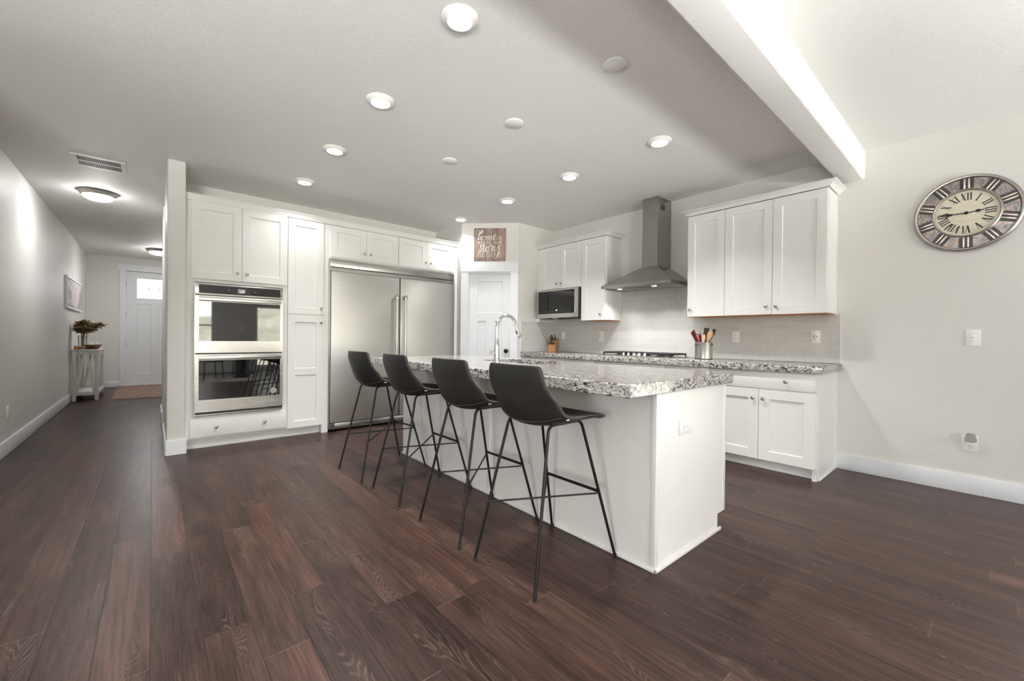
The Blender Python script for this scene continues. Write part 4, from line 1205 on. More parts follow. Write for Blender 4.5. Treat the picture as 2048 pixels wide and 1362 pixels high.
# ------------------------------------------------------------------ island
IX0, IX1, IY0, IY1 = 1.860, 2.640, 1.066, 3.760
t = thing('kitchen_island', 'white kitchen island base with the bar stools along its long side', 'kitchen island', (2.25, 2.41, 0))
b = MB(); b.box(IX0, 2.565, IY0 + .003, IY1, 0, .100); b.box(IX0, IX1, IY0 + .003, 2.10, .100, .8755); b.box(IX0, IX1, 3.15, IY1, .100, .8755)
b.box(IX0, IX1, 2.10, 3.15, .100, .66); b.box(IX0, 2.12, 2.10, 3.15, .66, .8755); b.box(2.625, IX1, 2.10, 3.15, .66, .8755)
b.build('body', 'cab', t)
b = MB(); b.box(IX0 - .004, IX0, IY0 + .022, 2.378, .018, .8755); b.box(IX0 - .004, IX0, 2.394, IY1 - .004, .018, .8755); b.build('back_panel', 'cab', t)
b = MB(); b.box(IX0 - .009, IX0, 2.374, 2.398, .018, .8755, bev=.002); b.build('seam_batten', 'cab', t)
b = MB(); b.prism([(IX0 + .02, .0), (2.563, .0), (2.563, .098), (2.628, .098), (2.628, .8755), (IX0 + .02, .8755)], IY0 - .003, IY0 + .003, 'y'); b.build('end_panel', 'cab', t)
b = MB(); b.box(IX0 - .008, IX0 + .022, IY0 - .006, IY0 + .024, 0, .8755, bev=.003); b.box(2.628, 2.660, IY0 - .006, IY0 + .016, .100, .8755, bev=.003); b.build('corner_trim', 'cab', t)
b = MB()
pr = [(0, 0), (.013, 0), (.013, .008), (.009, .016), (.003, .020), (0, .020)]
b.box(IX0 - .016, IX0 - .004, IY0 - .016, IY1 + .01, 0, .020, bev=.004); b.box(IX0 - .016, 2.590, IY0 - .016, IY0 - .003, 0, .020, bev=.004)
b.build('shoe_molding', 'cab', t)
IM = frame((IX1, 0, 0), (0, 1, 0), (1, 0, 0))        # kitchen side, x runs along +y
for ya, yb in ((1.085, 1.69), (1.695, 2.30), (2.98, 3.36), (3.365, 3.74)):
    add_drawer(IM, t, ya, yb, .719, .866, 0, [((ya + yb) / 2, .794)])
    add_door(IM, t, ya, yb, .105, .712, 0, yb - .04, .632)
add_door(IM, t, 2.305, 2.637, .105, .866, 0, 2.60, .78); add_door(IM, t, 2.641, 2.975, .105, .866, 0, 2.68, .78)
plate('outlet_plate', frame((2.140, IY0 - .003, .679), (1, 0, 0), (0, -1, 0)), 'white sideways double outlet on the end panel of the island', 'outlet', .128, .082, 'duplex_h')

GX0, GX1, GY0, GY1, GZ0, GZ1 = 1.590, 2.712, 1.040, 3.925, .8762, .938
SX0, SX1, SY0, SY1 = 2.205, 2.612, 2.285, 2.980
def round_rect(x0, x1, y0, y1, r, n=5):
    out = []
    for cx, cy, a0 in ((x1 - r, y0 + r, -PI / 2), (x1 - r, y1 - r, 0), (x0 + r, y1 - r, PI / 2), (x0 + r, y0 + r, PI)):
        for k_ in range(n + 1):
            a = a0 + PI / 2 * k_ / n; out.append((cx + r * math.cos(a), cy + r * math.sin(a)))
    return out
b = MB()
O_ = round_rect(GX0, GX1, GY0, GY1, .006, 5); I_ = round_rect(SX0, SX1, SY0, SY1, .06, 5)
N = len(O_)
def lv(P, z, d=0): return [b.V((x, y, z)) for x, y in P]
Oi = round_rect(GX0 + .004, GX1 - .004, GY0 + .004, GY1 - .004, .004, 5)
ot, o2, o3, ob, it_, ib = lv(Oi, GZ1), lv(O_, GZ1 - .004), lv(O_, GZ0 + .004), lv(Oi, GZ0), lv(I_, GZ1), lv(I_, GZ0)
for i in range(N):
    j = (i + 1) % N
    b.F([ot[i], ot[j], it_[j], it_[i]]); b.F([ob[i], ib[i], ib[j], ob[j]]); b.F([it_[i], it_[j], ib[j], ib[i]])
    b.F([ot[i], o2[i], o2[j], ot[j]]); b.F([o2[i], o3[i], o3[j], o2[j]]); b.F([o3[i], ob[i], ob[j], o3[j]])
tag(b.build('island_countertop', 'granite', smooth=30), 'thick speckled granite island top overhanging the stools, with the sink cutout', 'countertop')
b = MB()
A = round_rect(SX0 + .004, SX1 - .004, SY0 + .004, SY1 - .004, .055, 5)
r0, r1, r2 = lv(A, .8755), lv(A, .70), lv(round_rect(SX0 + .02, SX1 - .02, SY0 + .02, SY1 - .02, .05, 5), .685)
R_ = lv(round_rect(SX0 - .012, SX1 + .009, SY0 - .02, SY1 + .02, .07, 5), .8755)
for i in range(N):
    j = (i + 1) % N
    b.F([R_[i], r0[i], r0[j], R_[j]]); b.F([r0[i], r1[i], r1[j], r0[j]]); b.F([r1[i], r2[i], r2[j], r1[j]])
b.F(r2)
tag(b.build('sink', 'steel_y', smooth=50), 'undermount stainless sink basin sunk in the island top', 'sink')

# faucet
FX, FYc = 2.142, 2.665
t = thing('faucet', 'tall chrome gooseneck pull-down faucet on the island beside the sink', 'faucet', (FX, FYc, .938))
b = MB(); b.lathe([(.0275, .9385), (.0275, .944), (.0245, .948), (.0240, .985), (.0225, 1.04), (.0185, 1.09), (.0150, 1.125), (.0138, 1.147)], (FX, FYc, 0), 'z', 32); b.build('body', 'chrome', t)
b = MB()
path = [(FX, FYc, 1.148), (FX, FYc, 1.205)]
for k_ in range(15):
    a = PI - (PI * 1.02 - .38) * k_ / 14
    path.append((FX + .1045 + .1045 * math.cos(a), FYc, 1.222 + .104 * math.sin(a)))
lx, _, lz = path[-1]
b.tube(path, .0133, 20); b.build('spout', 'chrome', t)
dv = Vector((path[-1][0] - path[-2][0], 0, path[-1][2] - path[-2][2])).normalized(); p0 = Vector(path[-1])
b = MB(); b.tube([p0, p0 + dv * .012, p0 + dv * .05, p0 + dv * .115, p0 + dv * .120], [.0140, .0145, .0155, .0205, .0190], 24); hd = b.build('spray_head', 'chrome', t)
b = MB(); q = p0 + dv * .060; side = Vector((-dv.z, 0, dv.x)); side = side if side.x < 0 else -side
b.tube([q + side * .010, q + side * .022], [.010, .007], 12); b.tube([q + side * .012 + dv * .018, q + side * .022 + dv * .016], [.008, .006], 12); b.build('spray_button', 'black_plastic', hd)
b = MB(); hv = Vector((-.72, .69, 0)); c0 = Vector((FX, FYc, 1.015))
b.tube([c0 + hv * .016, c0 + hv * .034], [.0165, .0165], 22); b.tube([c0 + hv * .0345, c0 + hv * .052, c0 + hv * .057], [.0190, .0190, .0150], 24); b.build('handle', 'chrome', t)

# ------------------------------------------------------------------ bar stools
def make_stool():
    t = thing('bar_stool', '-', 'bar stool', (0, 0, 0), 'bar stools at the island')
    NV = 12
    prof = [(.232, .728, .178, 0, .000), (.226, .744, .200, 0, .001), (.200, .754, .214, 0, .004), (.110, .752, .222, 0, .016), (.010, .737, .226, .002, .036), (-.080, .729, .226, .030, .048),
            (-.145, .736, .224, .060, .048), (-.194, .770, .220, .080, .032), (-.220, .825, .213, .076, .022), (-.230, .888, .205, .046, .004), (-.235, .950, .197, .025, .000), (-.2355, .996, .188, .018, .000), (-.2345, 1.012, .172, .016, -.002)]
    C = [catmull([Vector(p[i:i + 3]) if False else Vector((p[0], p[1], p[2])) for p in prof], 3), catmull([Vector((p[3], p[4], 0)) for p in prof], 3)]
    C0 = C[0]; C1 = C[1]; n = len(C0)
    def P(i, v):
        k_ = abs(v) ** 2.3
        return Vector((C0[i].x + C1[i].x * k_, C0[i].z * v, C0[i].y + C1[i].y * k_))
    def grid_obj(name, mat, off, th):
        b = MB(); G = [[b.V(P(i, -1 + 2 * j / NV)) for j in range(NV + 1)] for i in range(n)]
        for i in range(n - 1):
            for j in range(NV): b.F([G[i][j], G[i + 1][j], G[i + 1][j + 1], G[i][j + 1]])
        o = b.build(name, mat, t, smooth=180)
        # make sure the faces look up / forward so thickness grows downwards / backwards
        me = o.data
        if me.polygons[len(me.polygons) // 3].normal.z < 0: me.flip_normals()
        sol = o.modifiers.new('thickness', 'SOLIDIFY'); sol.thickness = th; sol.offset = -1
        sb = o.modifiers.new('smooth', 'SUBSURF'); sb.levels = 1; sb.render_levels = 1
        return o
    sh = grid_obj('seat_shell', 'leather', 0, .021)
    # stitching: dashes just inside the rim and a seam low across the back
    def nrm(i, v):
        i0, i1 = max(i - 1, 0), min(i + 1, n - 1)
        a = P(i1, v) - P(i0, v); c = P(i, min(v + .05, 1)) - P(i, max(v - .05, -1))
        q = a.cross(c).normalized(); return q if q.z + q.x * .3 > 0 else -q
    def edge_pt(u):           # u around the rim: right side, top, left side
        return u
    for sgn in (-1, 1):
        b = MB(); pts = [P(i, sgn * .985) for i in range(2, n - 1)]; outw = Vector((0, sgn, 0))
        for i in range(len(pts) - 1):
            L = (pts[i + 1] - pts[i]).length; m_ = max(1, int(round(L / .0095)))
            for q in range(m_):
                a_ = pts[i].lerp(pts[i + 1], (q + .15) / m_); c_ = pts[i].lerp(pts[i + 1], (q + .75) / m_)
                off = outw * .0042 - nrm(i + 2, sgn * .985) * .0045
                b.tube([a_ + off, c_ + off], .0015, 4)
        b.build('stitching', 'stitch', sh)
    b = MB(); top = [P(n - 1, v / 10) for v in range(-9, 10)]
    for a_, c_ in zip(top, top[1:]):
        for q in range(3):
            o_ = Vector((-.007, 0, .0022)); b.tube([a_.lerp(c_, (q + .15) / 3) + o_, a_.lerp(c_, (q + .75) / 3) + o_], .0013, 4)
    b.build('stitching', 'stitch', sh)
    b = MB(); seam = []
    for q in range(33):
        v = -.92 + 1.84 * q / 32; seam.append(P(20, v) - nrm(20, v) * .0212)
    for a_, c_ in zip(seam, seam[1:]):
        for q in range(2): b.tube([a_.lerp(c_, (q + .15) / 2), a_.lerp(c_, (q + .7) / 2)], .0010, 4)
    b.build('back_seam', 'stitch', sh)
    for sgn in (-1, 1):
        b = MB(); a_ = P(19, sgn * 1.0) - nrm(19, sgn * .98) * .016 + Vector((0, sgn * .002, 0)); b.box(a_.x - .012, a_.x + .008, a_.y - .0015, a_.y + .0015, a_.z - .014, a_.z - .010)
        b.build('tag', 'letters', sh)
    LT_ = {}
    Rr, Fr, Tz = (-.290, .220), (.288, .226), .727
    for ux, fx, fy in ((-.133, *Rr), (.100, *Fr)):
        for sgn in (-1, 1):
            foot = Vector((fx, sgn * fy, .004)); bend = Vector((ux, sgn * .142, Tz))
            d0 = (foot - bend).normalized(); d1 = Vector((1 if ux < 0 else -1, 0, 0)); rr = .038
            arc = []
            for k_ in range(9):
                s_ = k_ / 8; arc.append((bend + d0 * rr) * (1 - s_) ** 2 + bend * (2 * s_ * (1 - s_)) + (bend + d1 * rr) * s_ ** 2)
            b = MB(); b.tube([foot] + arc, .0077, 12); lg = b.build('leg', 'black_metal', t)
            b = MB(); b.lathe([(.0098, .0005), (.0100, .006), (.0090, .016)], (fx - .001 * (1 if fx > 0 else -1), sgn * (fy - .001), 0), 'z', 14); b.build('foot_glide', 'black_plastic', lg)
    for sgn in (-1, 1):
        b = MB(); b.tube([(-.100, sgn * .142, Tz), (.066, sgn * .142, Tz)], .0077, 12)
        for x in (-.07, .04): b.tube([(x, sgn * .142, Tz + .004), (x, sgn * .142, Tz + .022)], .007, 10)
        b.build('seat_rail', 'black_metal', t)
    def on_leg(fx, fy, ux, z): k_ = z / Tz; return (fx + (ux - fx) * k_, fy + (.142 - fy) * k_)
    fx, fy = on_leg(*Fr, .100, .355); rx, ryy = on_leg(*Rr, -.133, .298)
    b = MB(); b.tube([(fx, -fy, .355), (fx, fy, .355)], .0080, 12); b.build('footrest', 'black_metal', t)
    for sgn in (-1, 1):
        b = MB(); b.tube([(rx - .012, -sgn * (ryy + .004), .295 - (.006 if sgn > 0 else 0)), (fx - .004, sgn * (fy - .006), .344 - (.004 if sgn > 0 else 0))], .0050, 8); b.build('cross_brace', 'black_metal', t)
    return t
stool = make_stool()
spots = [(1.543, 1.500, 0.0, 'black leather bar stool nearest the camera, at the open end of the island'),
         (1.543, 2.082, 0.0, 'black leather bar stool second from the open end of the island'),
         (1.543, 2.805, 0.0, 'black leather bar stool third from the open end of the island'),
         (1.522, 3.462, 3.5, 'black leather bar stool farthest from the camera, in front of the refrigerator')]
for i, (x, y, a, lab) in enumerate(spots):
    o = stool if i == 0 else copy_tree(stool)
    o.location = (x, y, 0); o.rotation_euler = (0, 0, math.radians(a)); o['label'] = lab

# ------------------------------------------------------------------ things on the range counter
CZ = .938
# utensil crock
cx, cy = 4.325, 1.955
t = thing('utensil_crock', 'stainless utensil crock with cut-out letters, on the counter right of the cooktop', 'utensil holder', (cx, cy, CZ))
b = MB()
n = 72; H_ = .178; R0 = .083
prof = [(.078, .0008), (.083, .006), (.083, H_ - .004), (.085, H_), (.081, H_), (.080, H_ - .006), (.080, .006), (.002, .005)]
b.lathe([(r, CZ + h) for r, h in prof], (cx, cy, 0), 'z', n, caps=True); b.build('body', 'steel_z', t)
b = MB(); b.lathe([(.0835, CZ + .001), (.0845, CZ + .004), (.0835, CZ + .009)], (cx, cy, 0), 'z', 48); b.build('base_band', 'dark', t)
b = MB()      # the word tools in cut-out letters around the rim band
word = {'t': [[(.5, 1), (.5, 0)], [(.15, .68), (.85, .68)]], 'o': [[(.5, .7), (.2, .5), (.2, .2), (.5, 0), (.8, .2), (.8, .5), (.5, .7)]], 'l': [[(.5, 0), (.5, 1)]], 's': [[(.8, .65), (.3, .65), (.3, .38), (.75, .32), (.75, .03), (.2, .03)]]}
def band_pt(s_, z): a = s_ / .0835; return Vector((cx + .0838 * math.cos(a), cy + .0838 * math.sin(a), z))
for rep in range(2):
    s_ = (2.13 + rep * 2.23) * .0835
    for chh in 'tools':
        for st in word[chh]: b.tube([band_pt(s_ + p[0] * .016, CZ + .140 + p[1] * .024) for p in st], .0016, 5)
        s_ += .018
b.build('cut_letters', 'dark', t)
def utensil(name, label, col, base, tip, kind, headmat, handmat='spoon', w=.030):
    t = thing(name, label, 'utensil', base, 'utensils in the crock')
    A, B = Vector(base), Vector(tip); d = (B - A).normalized(); L = (B - A).length
    b = MB(); b.tube([A, A + d * (L * .62)], [.0065, .0060], 10); b.build('handle', handmat, t)
    s_ = Vector((-.35, -.94, 0)); s_ = (s_ - d * s_.dot(d)).normalized(); nrm_ = d.cross(s_)
    hm = Matrix(((s_.x, nrm_.x, d.x, A.x), (s_.y, nrm_.y, d.y, A.y), (s_.z, nrm_.z, d.z, A.z), (0, 0, 0, 1)))
    b = MB(hm); z0 = L * .58
    if kind == 'spatula': b.prism([(-w * .62, z0), (w * .62, z0), (w, L - .004), (w * .9, L), (-w, L - .012)], -.004, .004, 'y')
    elif kind == 'spoon':
        b.prism([(-.008, z0), (.008, z0), (w * .75, z0 + (L - z0) * .4), (w, z0 + (L - z0) * .68), (w * .75, L - .008), (w * .3, L), (-w * .3, L), (-w * .75, L - .008), (-w, z0 + (L - z0) * .68), (-w * .75, z0 + (L - z0) * .4)], -.005, .005, 'y')
    elif kind == 'fork':
        for q in range(4): b.box(-w + q * w * .58, -w + q * w * .58 + w * .34, -.003, .003, L - .03, L)
        b.prism([(-.007, z0), (.007, z0), (w * .9, L - .045), (w * .9, L - .028), (-w, L - .028), (-w, L - .045)], -.003, .003, 'y')
    elif kind == 'ball': b.ball((0, 0, L - w), w, 14)
    b.build('head', headmat, t)
    return t
cb = CZ + .010
utensil('silicone_spatula', 'maroon silicone spatula leaning left in the crock', 0, (cx, cy - .02, cb), (cx - .02, cy + .115, CZ + .295), 'spatula', 'darkred', w=.030)
utensil('silicone_spatula', 'short red spatula in the middle of the crock', 0, (cx + .01, cy + .0, cb), (cx - .03, cy + .030, CZ + .255), 'spatula', 'red', w=.022)
utensil('ice_cream_scoop', 'silver rounded scoop behind the maroon spatula in the crock', 0, (cx + .03, cy - .01, cb), (cx + .02, cy + .070, CZ + .288), 'ball', 'chrome', 'steel_rod', w=.022)
utensil('serving_fork', 'black nylon spaghetti server standing tallest in the crock', 0, (cx + .03, cy + .01, cb), (cx + .05, cy - .005, CZ + .325), 'fork', 'black_plastic', 'black_plastic', w=.030)
utensil('wooden_spoon', 'dark brown wooden spoon in the middle of the crock', 0, (cx + .005, cy + .01, cb), (cx + .005, cy - .022, CZ + .292), 'spoon', 'walnut', 'walnut', w=.036)
utensil('wooden_spoon', 'pale wooden paddle at the front of the crock', 0, (cx - .03, cy + .0, cb), (cx - .052, cy - .022, CZ + .255), 'spoon', 'spoon_pale', 'spoon_pale', w=.020)
utensil('wooden_spoon', 'large light wooden spoon leaning right in the crock', 0, (cx - .005, cy + .02, cb), (cx - .02, cy - .085, CZ + .292), 'spoon', 'spoon', 'spoon', w=.034)
utensil('ladle', 'black curved ladle behind the large light spoon', 0, (cx + .02, cy + .03, cb), (cx + .01, cy - .105, CZ + .312), 'spoon', 'black_plastic', 'black_plastic', w=.020)

# knife block: slanted block, front face towards the room
KB = frame((4.50, 4.268, CZ), (.42, -.91, 0), (-.91, -.42, 0))
t = thing('knife_block', 'slanted orange-brown wooden knife block in the counter corner', 'knife block', tuple(KB @ Vector((0, 0, 0))))
b = MB(KB); b.prism([(-.050, .001), (.060, .001), (.085, .150), (.060, .195), (-.050, .085)], -.055, .055, 'x'); b.build('block', 'block', t)
ax = Vector((0, -.707, .707))
def knife(x, yb, zb, L, r, lab, nm, off=0.0):
    p = KB @ Vector((x, yb, zb)); t = thing(nm, lab, 'knife', tuple(p), 'knives in the block')
    b = MB(KB); a = Vector((x, yb, zb)) - ax * .05; e = Vector((x, yb, zb)) + ax * .006
    w = .004 if r < .008 else .009
    b.tube([a, e], [w * .5, w * .5], 6); b.build('blade', 'steel_rod', t)
    b = MB(KB); e0 = Vector((x, yb, zb)) + ax * .004
    b.tube([e0, e0 + ax * L * .25, e0 + ax * L * .7, e0 + ax * L * .93, e0 + ax * L], [r * .8, r, r * .85, r * 1.05, r * .7], 10); b.build('handle', 'black_plastic', t)
knife(-.034, .030, .165, .085, .0090, 'tall black-handled knife at the left of the block top', 'chef_knife')
knife(-.012, .040, .175, .100, .0105, 'largest black-handled knife, second from the left in the block top', 'chef_knife')
knife(.030, .045, .180, .095, .0090, 'black-handled knife standing alone at the right of the block top', 'chef_knife')
knife(-.020, .000, .135, .055, .0080, 'short black-handled paring knife in the upper slope of the block', 'paring_knife')
for i in range(6):
    knife(-.041 + i * .0155, -.028, .107, .045, .0060, ['steak knife at the left end of the lower row in the block', 'second steak knife in the lower row of the block', 'third steak knife in the lower row of the block', 'fourth steak knife in the lower row of the block', 'fifth steak knife in the lower row of the block', 'steak knife at the right end of the lower row in the block'][i], 'steak_knife')

# ------------------------------------------------------------------ ceiling fixtures
def can(x, y, lab, watts):
    t = thing('ceiling_light', lab, 'ceiling light', (x, y, ZC - .023), 'round lit ceiling lights')
    b = MB(); b.lathe([(.0950, ZC - .0005), (.0945, ZC - .005), (.0900, ZC - .008), (.0650, ZC - .0225), (.0635, ZC - .0215), (.0630, ZC - .0005)], (x, y, 0), 'z', 48, caps=False); b.build('trim_ring', 'plate', t)
    b = MB(); b.lathe([(.0632, ZC - .019), (.060, ZC - .0220), (.0005, ZC - .0225)], (x, y, 0), 'z', 40, caps=False); b.build('lens', 'lamp', t)
    ceiling_lamp_light(x, y, ZC - .026, .115, CAN_W * watts)
lights = [(1.190, 1.812, 'lit round ceiling light nearest the camera, at the top of the picture'), (1.195, 2.806, 'second lit round ceiling light in the left row'),
          (1.208, 3.810, 'third lit round ceiling light in the left row'), (1.218, 4.808, 'last lit round ceiling light of the left row, before the oven cabinets'),
          (3.173, 1.822, 'lit round ceiling light in the right row, nearest the beam'), (3.186, 2.818, 'second lit round ceiling light in the right row'),
          (3.202, 3.812, 'third lit round ceiling light in the right row'), (3.226, 4.840, 'lit round ceiling light just in front of the pantry corner')]
for i, (x, y, l) in enumerate(lights): can(x, y, l, (1, 1, .95, .24, 1.1, 1.1, .9, .28)[i])
for x, y, l in ((2.086, 1.491, 'blank white round ceiling plate nearest the camera and the beam'), (2.084, 2.406, 'blank white round ceiling plate in the middle of three'), (2.084, 3.323, 'blank white round ceiling plate farthest from the camera')):
    b = MB(); b.lathe([(.066, ZC - .0004), (.0705, ZC - .003), (.0700, ZC - .008), (.064, ZC - .012), (.0005, ZC - .0125)], (x, y, 0), 'z', 48)
    tag(b.build('ceiling_plate', 'plate'), l, 'ceiling cover plate', 'blank ceiling plates')
def dome(x, y, r, lab):
    t = thing('flush_light', lab, 'ceiling light', (x, y, ZC - .11), 'domed hallway ceiling lights')
    b = MB(); b.lathe([(r, ZC - .0005), (r * 1.01, ZC - .010), (r * .96, ZC - .022), (r * .95, ZC - .030), (r * .80, ZC - .050), (r * .78, ZC - .046), (r * .76, ZC - .0005)], (x, y, 0), 'z', 56, caps=False); b.build('rim', 'nickel', t)
    b = MB(); b.lathe([(r * .785 * math.cos(a), ZC - .048 - .055 * math.sin(a)) for a in [PI / 2 * q / 9 for q in range(9)]] + [(.0005, ZC - .103)], (x, y, 0), 'z', 40, caps=False); b.build('glass_dome', 'dome', t)
    b = MB(); b.lathe([(.010, ZC - .1025), (.010, ZC - .108), (.004, ZC - .114), (.0005, ZC - .114)], (x, y, 0), 'z', 14); b.build('finial', 'nickel', t)
dome(-.484, 6.828, .170, 'lit domed hallway ceiling light with a nickel rim, nearest the air vent')
dome(.094, 10.68, .200, 'lit domed ceiling light near the front door, partly behind the wall end')
t = thing('ceiling_vent', 'white slotted air return vent in the hallway ceiling', 'vent', (-.39, 5.665, ZC - .008))
x0, x1, y0, y1 = -.580, -.208, 5.492, 5.845
b = MB(); q = .030
b.box(x0, x1, y0, y0 + q, ZC - .007, ZC - .0005); b.box(x0, x1, y1 - q, y1, ZC - .007, ZC - .0005); b.box(x0, x0 + q + .008, y0 + q, y1 - q, ZC - .007, ZC - .0005); b.box(x1 - q - .002, x1, y0 + q, y1 - q, ZC - .007, ZC - .0005)
ym = (y0 + y1) / 2; b.box(x0 + q, x1 - q, ym - .006, ym + .006, ZC - .007, ZC - .001); b.build('frame', 'plate', t)
b = MB(); b.box(x0 + .03, x1 - .03, y0 + .02, y1 - .02, ZC - .0012, ZC - .0004); b.build('backing', 'dark', t)
b = MB(); xa, xb_ = x0 + .038, x1 - .032
for k_ in range(25):
    x = xa + (xb_ - xa) * k_ / 24; b.box(x - .0016, x + .0016, y0 + q, y1 - q, ZC - .0068, ZC - .0014)
b.build('slats', 'plate', t)

# ------------------------------------------------------------------ hallway furniture
TX0, TX1, TY0, TY1, TZ = -1.0190, -.692, 10.0, 11.13, .862
t = thing('console_table', 'whitewashed wooden console table against the hallway wall', 'console table', ((TX0 + TX1) / 2, (TY0 + TY1) / 2, 0))
b = MB(); b.box(TX0, TX1, TY0, TY1, TZ - .030, TZ, bev=.003); b.build('tabletop', 'whitewash', t)
for x in (TX0 + .004, TX1 - .054):
    for y in (TY0 + .006, TY1 - .056):
        b = MB(); b.box(x, x + .050, y, y + .050, 0, TZ - .0305, bev=.002); b.build('leg', 'whitewash', t)
b = MB(); b.box(TX0 + .054, TX1 - .054, TY0 + .014, TY0 + .034, TZ - .085, TZ - .031); b.box(TX0 + .054, TX1 - .054, TY1 - .034, TY1 - .014, TZ - .085, TZ - .031)
for x in (TX0 + .012, TX1 - .032): b.box(x, x + .02, TY0 + .056, TY1 - .056, TZ - .085, TZ - .031)
b.build('apron', 'whitewash', t)
b = MB(); b.box(TX0 + .010, TX1 - .010, TY0 + .057, TY1 - .057, .100, .125); b.box(TX0 + .054, TX1 - .054, TY0 + .010, TY0 + .034, .095, .150); b.box(TX0 + .054, TX1 - .054, TY1 - .034, TY1 - .010, .095, .150)
for x in (TX0 + .008, TX1 - .030): b.box(x, x + .022, TY0 + .056, TY1 - .056, .095, .150)
b.build('shelf', 'whitewash', t)
xm = (TX0 + TX1) / 2
for y in (TY0 + .012, TY1 - .034):
    for s_ in (-1, 1):
        b = MB(); a0, a1 = xm + s_ * .104, xm + s_ * .018; w = .016
        b.prism([(a0 - w, .150), (a0 + w, .150), (a1 + w, TZ - .085), (a1 - w, TZ - .085)], y, y + .022, 'y'); b.build('brace', 'whitewash', t)
# vase and branches
vx, vy = -.900, 10.10
t = thing('glass_vase', 'clear glass vase on the console table holding the leafy branches', 'vase', (vx, vy, TZ))
b = MB(); b.lathe([(.048, TZ + .001), (.052, TZ + .006), (.050, TZ + .10), (.055, TZ + .235), (.057, TZ + .240), (.053, TZ + .238), (.047, TZ + .10), (.047, TZ + .012), (.002, TZ + .010)], (vx, vy, 0), 'z', 30); b.build('body', 'vase_glass', t, smooth=60)
b = MB(); b.lathe([(.046, TZ + .012), (.046, TZ + .045), (.002, TZ + .046)], (vx, vy, 0), 'z', 24); b.build('filler', 'block', t)
t = thing('eucalyptus_bunch', 'bunch of brown-green eucalyptus branches in the glass vase', 'plant', (vx, vy, TZ + .05))
rj = random.Random(11); st, lf = MB(), MB()
stems = [(-.05, .02, .36), (-.02, -.07, .40), (.02, .05, .42), (.05, -.03, .40), (.09, .03, .36), (.12, -.05, .30), (-.07, -.06, .30), (-.03, .11, .33), (.06, .10, .30), (.21, .05, .36), (.24, .10, .34), (-.06, -.13, .22), (.04, -.14, .24), (.10, -.12, .20)]
for dx, dy, hz in stems:
    base = Vector((vx + rj.uniform(-.02, .02), vy + rj.uniform(-.02, .02), TZ + .05)); neck = Vector((vx + dx * .18, vy + dy * .18, TZ + .235)); tip = Vector((max(XL + .02, vx + dx), vy + dy, TZ + .22 + hz * .62))
    P_ = catmull([base, neck, (neck + tip) / 2 + Vector((0, 0, .03)), tip], 6); st.tube(P_, .0028, 5)
    for k_ in range(9, len(P_)):
        for s_ in range(5):
            c = P_[k_]; a = rj.uniform(0, 2 * PI); el = rj.uniform(-.5, .7)
            d = Vector((math.cos(a) * math.cos(el), math.sin(a) * math.cos(el), math.sin(el))); L = rj.uniform(.050, .085); w = L * rj.uniform(.26, .36)
            sd = d.cross(Vector((rj.uniform(-.4, .4), rj.uniform(-.4, .4), 1))).normalized() * w; up = sd.cross(d).normalized() * .008
            q = [c, c + d * L * .35 + sd + up, c + d * L * .75 + sd * .75 + up, c + d * L, c + d * L * .75 - sd * .75 + up, c + d * L * .35 - sd + up]
            q = [Vector((max(p.x, XL + .006), p.y, p.z)) for p in q]
            v = [lf.V(p) for p in q]; mid = lf.V(c + d * L * .5 - up * .2 + Vector((max(0, XL + .006 - (c + d * L * .5).x), 0, 0)))
            for i in range(6): lf.F([v[i], v[(i + 1) % 6], mid])
st.build('stems', 'stem', t); lf.build('foliage', 'leaf', t, smooth=180)
# wooden dough bowl with ornaments
t = thing('wooden_bowl', 'long amber wooden dough bowl on the console table', 'bowl', (-.800, 10.47, TZ))
b = MB(); ringsv = []
for z, sx, sy in ((.001, .060, .115), (.004, .075, .140), (.070, .115, .240), (.078, .118, .260), (.072, .104, .236), (.014, .060, .12)):
    ringsv.append([b.V((-.805 + sx * math.copysign(abs(math.cos(a)) ** .8, math.cos(a)), 10.47 + sy * math.copysign(abs(math.sin(a)) ** .9, math.sin(a)), TZ + z)) for a in [2 * PI * q / 36 for q in range(36)]])
for A, B in zip(ringsv, ringsv[1:]):
    for k_ in range(36): b.F([A[k_], A[(k_ + 1) % 36], B[(k_ + 1) % 36], B[k_]])
b.F(ringsv[0][::-1]); b.F(ringsv[-1]); b.build('bowl', 'bowl', t)
def orn(x, y, z, r, mat, nm, lab, cat, grp=None):
    b = MB(); b.ball((x, y, z + r), r, 22, (1, 1, .86)); tag(b.build(nm, mat), lab, cat, grp)
orn(-.835, 10.395, TZ + .024, .052, 'white_ball', 'decorative_ball', 'white speckled ball at the left in the wooden bowl', 'ornament', 'ornaments in the wooden bowl')
orn(-.765, 10.500, TZ + .028, .052, 'white_ball', 'decorative_ball', 'white speckled ball at the right in the wooden bowl', 'ornament', 'ornaments in the wooden bowl')
orn(-.865, 10.52, TZ + .045, .032, 'red', 'red_ornament', 'red ornament behind the left white ball in the wooden bowl', 'ornament', 'ornaments in the wooden bowl')
orn(-.800, 10.60, TZ + .045, .030, 'red', 'red_ornament', 'red ornament between the two white balls in the wooden bowl', 'ornament', 'ornaments in the wooden bowl')
t = thing('wooden_block', 'small notched wooden block beside the vase on the console table', 'ornament', (-.972, 10.08, TZ))
b = MB(); b.prism([(-1.000, TZ + .0008), (-.930, TZ + .0008), (-.934, TZ + .060), (-.950, TZ + .042), (-.965, TZ + .066), (-.992, TZ + .066)], 10.045, 10.10, 'y'); b.build('block', 'block', t)

